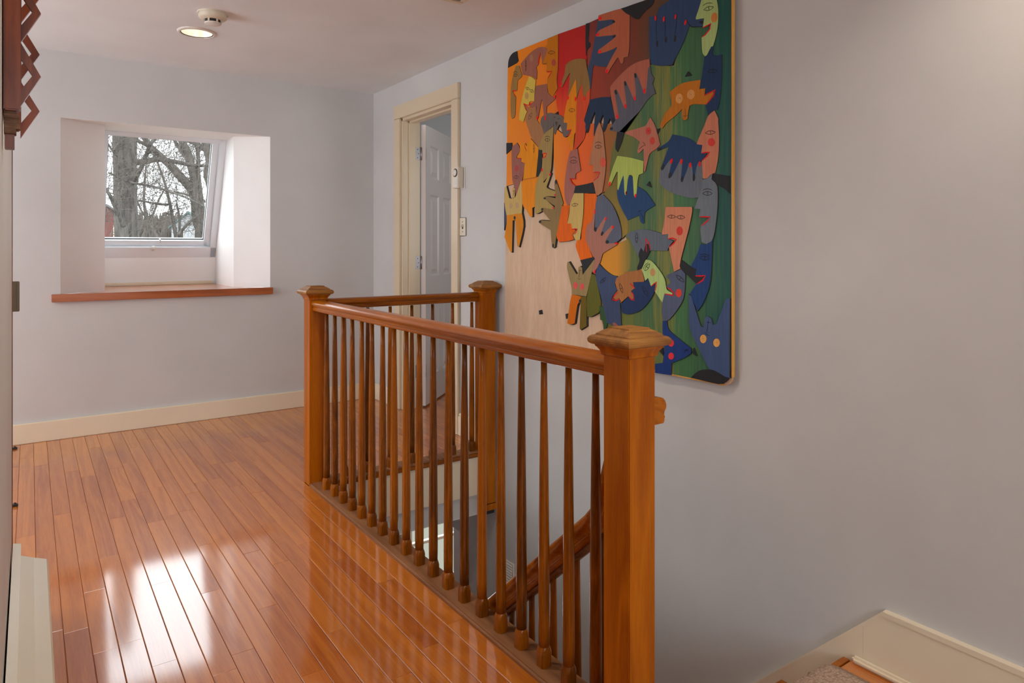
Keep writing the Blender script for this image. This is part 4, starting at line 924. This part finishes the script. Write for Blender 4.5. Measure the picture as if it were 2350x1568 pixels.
piece('painted_hand', 'C 710,690 750,800 800,970 785,1020 720,1360 700,1500 680,1510 665,1480 650,1300 540,1230 505,1200 520,1180 650,1190 570,1090 540,1050 560,1030 690,1050 700,1010 600,940 565,915 590,890 710,915 700,830 695,720', (112, 92, 56), [('nail', 'C', 575, 916, 14, 12, 0, BLK), ('nail', 'C', 547, 1046, 14, 12, 0, BLK), ('nail', 'C', 520, 1198, 15, 15, 0, BLK), ('nail', 'C', 676, 1485, 11, 24, 5, BLK), ('nail', 'C', 710, 722, 10, 26, -5, BLK)], off=.0035)
piece('painted_hand', 'C 540,545 555,545 565,730 580,720 640,605 655,620 600,780 620,800 700,830 712,880 700,895 590,890 565,920 600,940 690,1020 685,1050 560,1030 535,1050 545,1070 500,1095 465,1095 460,1010 470,780 500,660', (138, 118, 66), [('nail', 'C', 545, 575, 8, 24, 0), ('nail', 'C', 640, 628, 8, 20, 25), ('nail', 'C', 700, 876, 11, 13, 0, (170, 50, 60)), ('nail', 'C', 678, 1030, 13, 13, 0, (170, 50, 60))], off=.003)
piece('painted_face', 'C 245,250 275,300 285,350 250,400 240,435 295,435 305,490 345,490 320,640 300,720 235,885 215,790 190,690 180,400 185,300', (122, 76, 66), [('dot', 'C', 240, 557, 20, 38, 0, (142, 54, 52)), ('eye', 'C', 236, 662, 30, 20, -4), ('lip', 'C', [(240, 434), (270, 438), (298, 436)], .0022)])
piece('black_shape', 'C 118,252 183,250 190,320 118,385', BLK)
piece('painted_face', 'C 280,270 345,255 360,290 410,200 505,310 500,400 475,660 320,690 340,490 300,480 300,435 245,420 285,350', (184, 114, 0), [('eye', 'C', 446, 318, 55, 8, 90), ('lip', 'C', [(335, 262), (340, 310), (360, 350)], .0022)])
piece('painted_shape', 'C 320,702 500,672 470,780 460,1020 430,1030 432,1135 400,1130 360,1060 310,980 298,720', (186, 110, 0), off=.003)
piece('black_shape', 'C 515,335 550,340 545,550 500,660 475,655 500,400', BLK)
piece('figure_trousers', 'C 120,1120 305,1095 325,1250 270,1500 250,1490 230,1180 195,1180 185,1560 165,1555 95,1380 120,1220', (172, 106, 4), [('dot', 'C', 215, 1150, 12, 22, 0, BLK, 'dot')], off=.004)
piece('figure_torso', 'C 98,780 120,775 155,915 190,920 190,800 205,780 220,800 220,910 240,870 300,690 310,980 305,1095 120,1120 95,960', (160, 136, 80), [('dot', 'C', 170, 1005, 18, 32, 0, (148, 122, 92)), ('dot', 'C', 243, 1000, 18, 38, 0, (148, 122, 92)), ('line', 'C', [(203, 815), (203, 860), (200, 885)], .0009), ('line', 'C', [(190, 828), (203, 830), (216, 824)], .0009), ('line', 'C', [(190, 905), (203, 914), (218, 900)], .0009)], off=.003)
piece('slate_shape', 'C 92,970 118,1120 118,1200 92,1300', (44, 54, 76))
piece('slate_shape', 'C 1215,890 1280,870 1400,1010 1490,1250 1500,1390 1440,1440 1330,1460 1180,1400 1185,1050 1200,930', (72, 78, 92), [('nail', 'C', 1186, 1290, 13, 28, 8, BLK), ('nail', 'C', 1265, 1340, 14, 28, 20, BLK), ('nail', 'C', 1325, 1440, 20, 22, 30, BLK)])
piece('painted_hand', 'C 1175,1050 1185,1060 1170,1300 1195,1310 1300,1140 1320,1150 1250,1350 1270,1360 1385,1240 1410,1260 1310,1420 1330,1460 1450,1450 1445,1475 1290,1568 E 1270,130 1240,230 1170,350 1155,340 1145,290 1170,180 1100,20 C 1070,1400 1085,1250 1140,1190', (136, 90, 76),
      [('nail', 'C', 1180, 1080, 8, 26, 3), ('nail', 'C', 1309, 1160, 9, 22, 20), ('nail', 'C', 1395, 1260, 11, 22, 35), ('nail', 'C', 1436, 1457, 18, 12, 0), ('nail', 'E', 1175, 335, 9, 26, 15)])
piece('black_shape', 'E 1005,195 1170,155 1182,182 1100,270 1050,360 1035,280 1015,220', BLK)
piece('olive_shape', 'E 1140,360 1185,370 1255,700 1230,820 1140,870 1090,870 1085,650', (76, 76, 22), off=.003)
piece('green_shape', 'E 1235,740 1290,760 1330,950 1300,1040 1285,1040 1280,920 1245,910', (40, 66, 36))
piece('figure_trousers', 'E 905,605 1020,630 990,700 970,740 940,950 900,965 850,955 880,720', (166, 84, 0), off=.004)
piece('figure_trousers', 'E 1015,628 1080,635 1080,700 1080,985 1010,1030 1000,1010 1010,720 990,700', (86, 70, 16), [('dot', 'E', 1000, 685, 14, 20, 0, BLK, 'dot')], off=.004)
piece('figure_torso', 'E 850,220 870,215 960,365 980,350 985,280 1005,270 1030,285 1035,370 1050,350 1170,190 1180,200 1140,360 1080,630 905,605 900,520 850,300', (120, 102, 66), [('dot', 'E', 945, 500, 25, 42, 0, (176, 66, 66)), ('dot', 'E', 1024, 513, 24, 40, 0, (176, 66, 66)), ('dot', 'E', 943, 495, 3, 4, 0, BLK, 'dot'), ('dot', 'E', 1026, 520, 3, 4, 0, BLK, 'dot'), ('line', 'E', [(998, 318), (990, 360), (985, 400)], .0009), ('line', 'E', [(982, 322), (1000, 314), (1014, 318)], .0009), ('line', 'E', [(972, 412), (988, 422), (1008, 416)], .0009)], off=.0035)
piece('painted_face', 'E 1230,240 1300,310 1380,370 1450,385 1440,430 1420,480 1450,550 1400,620 1380,670 1430,690 1480,660 1490,820 1500,1000 1420,950 1390,970 1330,950 1250,620 1190,380', (46, 58, 84), [('eye', 'E', 1277, 437, 52, 16, -42), ('lip', 'E', [(1450, 580), (1410, 620), (1388, 668), (1430, 680), (1472, 660)], .003)])
piece('painted_face', 'E 1450,400 1568,342 G 60,300 200,280 245,262 275,380 270,400 155,405 170,470 135,500 165,545 160,580 140,590 105,555 25,625 0,590 E 1500,710 1475,650 1440,670 1405,650 1412,610 1455,560 1425,470', (134, 86, 46), [('eye', 'G', 27, 470, 55, 14, 72), ('lip', 'G', [(118, 418), (150, 445), (172, 472)], .0025), ('lip', 'G', [(135, 510), (155, 535), (160, 595), (135, 590), (108, 560)], .0025)])
piece('painted_face', 'G 155,405 280,400 315,360 340,440 390,430 380,510 330,600 240,700 120,745 40,730 25,640 105,560 140,595 165,590 165,545 138,500 175,470', (24, 42, 74), [('eye', 'G', 280, 500, 60, 18, 62)])
piece('painted_face', 'G 665,265 710,320 700,520 660,640 540,800 475,815 460,720 465,620 485,525 580,545 580,520 510,455 510,440 550,420 545,390 515,350 525,325 600,295', (66, 74, 94), [('eye', 'G', 650, 367, 58, 18, 40), ('dot', 'G', 635, 520, 32, 45, 0, (170, 50, 36))])
piece('painted_face', 'G 290,168 350,180 430,270 490,370 505,450 520,490 575,520 570,545 490,525 465,620 385,500 400,400 345,445 315,360 285,390 265,320 245,270', (136, 158, 96), [('eye', 'G', 302, 248, 48, 16, -55, -20), ('dot', 'G', 361, 300, 27, 42, 0, (156, 118, 76)), ('lip', 'G', [(345, 447), (372, 425), (400, 402), (396, 450), (386, 500)], .0026), ('lip', 'G', [(488, 528), (535, 538), (578, 545), (585, 520), (545, 480), (512, 458)], .0026)])
piece('painted_face', 'D 990,1465 1060,1470 1130,1415 1110,1568 G 995,0 985,250 965,440 900,620 840,710 790,600 760,520 830,425 915,340 815,330 825,265 765,240 830,120 865,20', (24, 50, 92), [('eye', 'G', 908, 150, 55, 22, 8, -26), ('lip', 'G', [(812, 338), (865, 340), (916, 336), (890, 385), (828, 425)], .003)])
piece('black_shape', 'G 640,180 660,168 690,185 760,240 825,265 810,330 880,350 905,340 890,380 825,420 720,320 660,260', BLK)
piece('painted_face', 'D 1130,620 1120,690 1185,770 1190,1000 1165,1250 1130,1410 1060,1465 1000,1440 985,1300 990,1240 1080,1160 1095,1140 970,1135 985,1045 915,1040 940,960 1000,800 1010,690 1060,680', (88, 96, 104), [('eye', 'D', 1065, 858, 60, 23, 0, -38), ('lip', 'D', [(970, 1138), (1030, 1138), (1096, 1140), (1065, 1190), (992, 1244)], .0028)])
piece('painted_face', 'D 570,1020 885,1020 885,1080 840,1300 770,1568 G 650,230 660,260 590,295 545,80 535,30 D 605,1500 695,1420 595,1400 600,1345 520,1355 550,1200', (166, 106, 80), [('eye', 'D', 635, 1136, 52, 20, 3), ('eye', 'D', 745, 1143, 52, 22, 3), ('dot', 'D', 731, 1307, 38, 54, 0, (166, 46, 38)), ('lip', 'D', [(593, 1402), (645, 1395), (692, 1412), (665, 1450), (608, 1500)], .003)])
piece('painted_animal', 'D 100,1350 200,1300 340,1290 520,1340 530,1360 600,1345 595,1400 660,1430 605,1500 590,1545 400,1540 G 340,70 210,125 150,0 D 160,1440', (76, 84, 94), [('eye', 'D', 216, 1390, 65, 14, 90), ('lip', 'D', [(322, 1395), (360, 1450), (382, 1535)], .0026), ('lip', 'D', [(320, 1400), (330, 1480), (334, 1560)], .0022)])
piece('black_shape', 'G 290,0 330,0 335,70 290,160 240,260 205,280 200,250 225,180 215,110 240,40 270,80', BLK)
piece('painted_animal', 'G 470,815 515,815 530,900 600,970 770,1105 770,1160 690,1210 565,1260 560,1390 390,1365 390,1270 470,1260 490,1090 470,950', (20, 44, 96), [('dot', 'G', 555, 1050, 30, 38, 0, (180, 40, 46)), ('dot', 'G', 555, 1188, 30, 37, 0, (180, 40, 46)), ('dot', 'G', 557, 1048, 4, 5, 0, BLK, 'dot'), ('line', 'G', [(685, 1118), (720, 1130), (745, 1110)], .001), ('line', 'G', [(690, 1160), (715, 1115), (735, 1140)], .001)])
piece('painted_figure', 'G 745,530 775,560 870,860 900,885 920,780 950,768 985,790 1000,855 1040,850 1140,585 1182,575 1178,1420 1090,1390 970,1330 860,1120 760,900 750,700', (52, 68, 100), [('dot', 'G', 895, 1006, 34, 46, 0, (184, 134, 70)), ('dot', 'G', 1036, 1047, 35, 45, 0, (184, 134, 70)), ('dot', 'G', 893, 1000, 5, 5, 0, BLK, 'dot'), ('dot', 'G', 1038, 1044, 4, 4, 0, BLK, 'dot'), ('line', 'G', [(950, 810), (942, 880), (932, 940), (960, 938)], .0011), ('line', 'G', [(930, 830), (952, 832), (974, 832)], .0011), ('line', 'G', [(912, 938), (935, 962), (962, 970)], .001)])
piece('black_shape', 'G 770,1415 850,1345 940,1330 1020,1340 1160,1425 1110,1470 1050,1482', BLK)
for sp_ in ('B 835,860 875,905 800,920', 'D 370,715 395,785 335,760', 'G 800,1100 830,1185 780,1150', 'G 432,1130 470,1090 480,1190', 'a 975,1250 '[:0] + 'A 735,1340 740,1375 700,1368', 'D 455,85 495,80 470,145'): piece('black_triangle', sp_, BLK, n=1)
piece('mauve_shape', 'E 1395,950 1420,940 1490,1000 1410,1005', (120, 72, 66))
for sp_ in ('E 490,800 530,790 540,845 495,848', 'E 808,842 845,833 850,895 815,902'): piece('glue_square', sp_, BLK, lift=.0012, off=0, n=1)
# ------------------------------------------------------------------ outdoors beyond the roof window
random.seed(21)
def bark(name, a, b_):
    m, nt, b = mat_new(name); L = nt.links
    g = N(nt, 'ShaderNodeNewGeometry'); mp = N(nt, 'ShaderNodeMapping'); mp.inputs['Scale'].default_value = (9, 9, 1.6); L.new(g.outputs['Position'], mp.inputs[0])
    n = N(nt, 'ShaderNodeTexNoise'); n.inputs['Scale'].default_value = 2; n.inputs['Detail'].default_value = 6; L.new(mp.outputs[0], n.inputs[0])
    r = N(nt, 'ShaderNodeValToRGB'); r.color_ramp.elements[0].position = .35; r.color_ramp.elements[1].position = .65
    r.color_ramp.elements[0].color = a; r.color_ramp.elements[1].color = b_
    L.new(n.outputs[0], r.inputs[0]); L.new(r.outputs[0], b.inputs['Base Color']); b.inputs['Roughness'].default_value = .9
    bp = N(nt, 'ShaderNodeBump'); bp.inputs['Distance'].default_value = .05; L.new(n.outputs[0], bp.inputs['Height']); L.new(bp.outputs[0], b.inputs['Normal']); return m
M['bark'] = bark('grey_bark', (.036, .031, .027, 1), (.105, .092, .080, 1))
M['twig'] = bark('brown_twig', (.05, .04, .033, 1), (.13, .105, .088, 1))
def limb_pts(pts, Yd):
    return [W(p[0], p[1], 'y', Yd + (p[2] if len(p) > 2 else 0)) for p in pts]
def smooth_pts(P, n=4):
    out = []
    for i in range(len(P) - 1):
        p0, p1, p2, p3 = P[max(i - 1, 0)], P[i], P[i + 1], P[min(i + 2, len(P) - 1)]
        for k in range(n):
            t = k / n
            out.append(.5 * ((2 * p1) + (p2 - p0) * t + (2 * p0 - 5 * p1 + 4 * p2 - p3) * t * t + (3 * p1 - p0 - 3 * p2 + p3) * t ** 3))
    return out + [P[-1]]
def twigs(vs, fs, P, length, depth, r, count):
    for _ in range(count):
        i = random.randrange(1, len(P)); p = P[i]
        t = (P[i] - P[i - 1]).normalized()
        d = (t * random.uniform(.2, 1) + Vector((random.gauss(0, 1), random.gauss(0, .6), random.gauss(.25, .8)))).normalized()
        n = 5; q = [p]; 
        for k in range(n):
            d = (d + Vector((random.gauss(0, .22), random.gauss(0, .15), random.gauss(.05, .2)))).normalized(); q.append(q[-1] + d * length / n * random.uniform(.7, 1.3))
        tube(vs, fs, q, [r * (1 - .8 * k / n) for k in range(n + 1)], 4)
        if depth > 0: twigs(vs, fs, q, length * .62, depth - 1, r * .6, 3)
def tree(name, label, trunk, limbs, Yd, tw):
    t = empty(name, tuple(W(trunk[0][0], 569, 'y', Yd).xy) + (-3.5,)); tag(t, label, 'tree', 'bare trees outside the window')
    inv = Matrix.Translation(-t.location)
    vs, fs = [], []
    P = smooth_pts(limb_pts([(p[0], p[1]) for p in trunk], Yd)); px = (P[0] - Vector((0, 0, CAM_H))).length / F_PX
    rad = smooth_pts([Vector((p[2], 0, 0)) for p in trunk]); tube(vs, fs, P, [r.x * px for r in rad], 12)
    o = obj('trunk', mesh('trunk', vs, fs, True), M['bark']); o.parent = t; o.matrix_parent_inverse = inv
    allP = [P]
    for lb in limbs:
        vs, fs = [], []
        Q = smooth_pts(limb_pts([(p[0], p[1], (p[3] if len(p) > 3 else 0)) for p in lb], Yd)); rad = smooth_pts([Vector((p[2], 0, 0)) for p in lb])
        tube(vs, fs, Q, [max(.004, r.x * px) for r in rad], 7); allP.append(Q)
        o = obj('limb', mesh('limb', vs, fs, True), M['bark']); o.parent = t; o.matrix_parent_inverse = inv
    vs, fs = [], []
    for Q in allP[1:]: twigs(vs, fs, Q, tw[0], tw[1], tw[2], tw[3])
    o = obj('twigs', mesh('twigs', vs, fs), M['twig']); o.parent = t; o.matrix_parent_inverse = inv; tag(o, kind='stuff')
tree('bare_tree', 'thick grey tree trunk at the left of the window', [(296, 800, 28), (296, 600, 25), (291, 540, 22), (288, 460, 21), (287, 380, 21), (286, 300, 22), (284, 150, 22), (280, -60, 18)],
     [[(292, 372, 7), (330, 372, 6), (362, 366, 5.5), (410, 373, 4.5), (450, 380, 3.5), (500, 381, 2.5), (540, 392, 1.5)],
      [(300, 430, 3), (318, 398, 4, -.5), (338, 350, 4, -.8), (345, 330, 3.2, -1), (362, 312, 2.5, -1), (395, 270, 2, -1)],
      [(345, 348, 3, -.8), (338, 322, 2.5), (330, 280, 2)],
      [(300, 430, 4, -.4), (290, 446, 6, -.5), (279, 460, 6, -.5), (275, 490, 6, -.5), (284, 530, 8, -.5), (285, 575, 9, -.4)],
      [(284, 520, 4, -.7), (262, 470, 3.5, -.9), (250, 445, 3, -1), (225, 410, 2, -1)],
      [(270, 360, 2, -.8), (258, 345, 2, -1), (240, 320, 1.6, -1)],
      [(248, 396, 1.6, -.9), (285, 413, 2, -.9), (315, 422, 2, -.9), (350, 428, 2, -.9), (390, 440, 2, -.9), (430, 455, 1.8, -.9), (470, 475, 1.6, -.9)],
      [(286, 310, 4), (330, 330, 3.4), (360, 352, 3), (385, 368, 2), (420, 400, 1.5)]], 14.5, (.9, 2, .0055, 24))
tree('bare_tree', 'slanting grey tree with forked limbs at the right of the window', [(478, 800, 18), (474, 620, 13), (464, 540, 11), (452, 500, 10), (447, 455, 9), (436, 430, 9), (418, 410, 8.5), (396, 385, 8), (372, 362, 7), (345, 335, 5), (320, 305, 4), (290, 270, 3)],
     [[(447, 455, 8), (446, 420, 8), (438, 380, 8), (430, 350, 8), (420, 330, 7.5), (412, 300, 7), (404, 250, 6)],
      [(470, 520, 5), (462, 460, 5), (454, 400, 5), (455, 370, 4), (453, 345, 4), (447, 320, 4), (438, 290, 3)],
      [(455, 350, 3), (470, 325, 2.5), (490, 305, 2)],
      [(395, 312, 3), (415, 345, 3.2), (440, 378, 3.4), (450, 400, 3.6)], [(380, 285, 2.4), (395, 312, 3)],
      [(404, 545, 4), (396, 500, 3.6), (388, 460, 3), (378, 420, 2.6), (368, 390, 2), (352, 350, 1.5)],
      [(412, 548, 3), (412, 500, 2.4), (405, 468, 2)], [(410, 540, 3, -1), (432, 512, 2.8, -1), (458, 494, 2.2, -1)],
      [(386, 470, 2.5), (360, 468, 2.2), (330, 462, 2), (310, 460, 1.5)]], 17, (1.0, 2, .0055, 24))
tree('bare_tree', 'pale barked tree behind the right edge of the window', [(520, 800, 14), (500, 560, 12), (492, 470, 11), (484, 420, 10.5), (478, 400, 10), (482, 370, 9), (476, 340, 9), (468, 310, 8), (455, 250, 7)],
     [[(476, 345, 7), (440, 325, 5), (415, 318, 4), (385, 300, 3)], [(482, 420, 4), (495, 380, 3), (520, 340, 2)], [(488, 470, 3), (440, 450, 2.4), (400, 440, 1.6)]], 22, (1.4, 2, .007, 20))
tree('bare_tree', 'slender bare tree far off in the middle of the window', [(345, 640, 5), (342, 560, 4), (338, 520, 3.6), (334, 490, 3), (330, 460, 2.6), (332, 420, 2), (335, 380, 1.5)],
     [[(338, 520, 2.6), (352, 490, 2.2), (364, 460, 1.8), (380, 430, 1.2)], [(334, 500, 2), (318, 470, 1.6), (312, 440, 1)], [(342, 540, 2), (370, 500, 1.8), (400, 480, 1.2)]], 30, (2.4, 2, .010, 22))
M['grass'] = plain('winter_grass', (.10, .095, .07), .95)
gs = []
hill = []
def gz(x, y):
    return -3.6 + (0 if y < 12 else (y - 12) * .032) + .3 * math.sin(x * .11) * math.sin(y * .07)
n = 26; vs = []; fs = []
for i in range(n + 1):
    for j in range(n + 1):
        x = -60 + 180 * i / n; y = 8 + 292 * j / n; vs.append((x, y, gz(x, y)))
for i in range(n):
    for j in range(n): fs.append([i * (n + 1) + j, (i + 1) * (n + 1) + j, (i + 1) * (n + 1) + j + 1, i * (n + 1) + j + 1])
S(obj('ground_outside', mesh('ground_outside', vs, fs, True), M['grass']))
# far brush on the rise
M['brush'] = plain('winter_brush', (.085, .07, .06), .95)
vs, fs = [], []
for k in range(620):
    px = random.uniform(215, 520); Yd = random.uniform(150, 215); b = W(px, 569, 'y', Yd); z0 = gz(b.x, Yd) - .5
    hgt = random.uniform(4.0, 8.5) * (1.0 if px < 410 else .62)
    top = Vector((b.x + random.gauss(0, 1.2), Yd, z0 + hgt)); tube(vs, fs, [Vector((b.x, Yd, z0)), (Vector((b.x, Yd, z0)) + top) / 2 + Vector((random.gauss(0, .5), 0, 0)), top], [.9, .65, .08], 4)
o = obj('far_brush', mesh('far_brush', vs, fs), M['brush']); tag(o, 'brown leafless thicket on the far hillside seen through the window', 'thicket', kind='stuff')
def house(name, label, px, Yd, half, wall_h, roof_h, depth, yaw, wmat, rmat, brick=False):
    b = W(px, 569, 'y', Yd); z0 = gz(b.x, Yd) - 1
    h = empty(name, (b.x, Yd, z0)); h.rotation_euler = (0, 0, yaw); tag(h, label, 'house', 'houses outside the window')
    top = wall_h + 1
    vs = [(-half, 0, 0), (half, 0, 0), (half, 0, top), (0, 0, top + roof_h), (-half, 0, top), (-half, depth, 0), (half, depth, 0), (half, depth, top), (0, depth, top + roof_h), (-half, depth, top)]
    obj('walls', mesh('walls', vs, [[0, 1, 2, 3, 4], [5, 6, 7, 8, 9][::-1], [0, 5, 9, 4], [1, 6, 7, 2]]), wmat, h)
    for s in (-1, 1):
        e = .35
        vs = [(s * (half + e), -e, top - e * roof_h / half), (0, -e, top + roof_h), (0, depth + e, top + roof_h), (s * (half + e), depth + e, top - e * roof_h / half)]
        vs += [(x, y, z + .25) for x, y, z in vs]
        obj('roof_slope', mesh('roof_slope', vs, [[0, 1, 2, 3], [4, 5, 6, 7], [0, 1, 5, 4], [1, 2, 6, 5], [2, 3, 7, 6], [3, 0, 4, 7]]), rmat, h)
    for k in (-1, 1):
        wn = box('window', k * half * .45 - .45, k * half * .45 + .45, -.06, .02, top - 2.0, top - .5, M['trim'], h, .02)
        box('pane', k * half * .45 - .36, k * half * .45 + .36, -.08, -.05, top - 1.9, top - .6, M['dark'], wn)
M['siding'] = plain('white_siding', (.30, .31, .32), .7); M['teal'] = plain('teal_roof', (.08, .17, .16), .6); M['redbrick'] = plain('red_brick', (.13, .045, .038), .9); M['greyroof'] = plain('grey_roof', (.14, .14, .14), .8)
house('gabled_house', 'white gabled house with a teal roof beyond the trees', 434, 120, 2.8, 4.5, 2.2, 9, R(-34), M['siding'], M['teal'])
house('brick_house', 'red brick house behind the thick trunk', 243, 95, 2.8, 5.2, 1.8, 9, R(15), M['redbrick'], M['greyroof'])
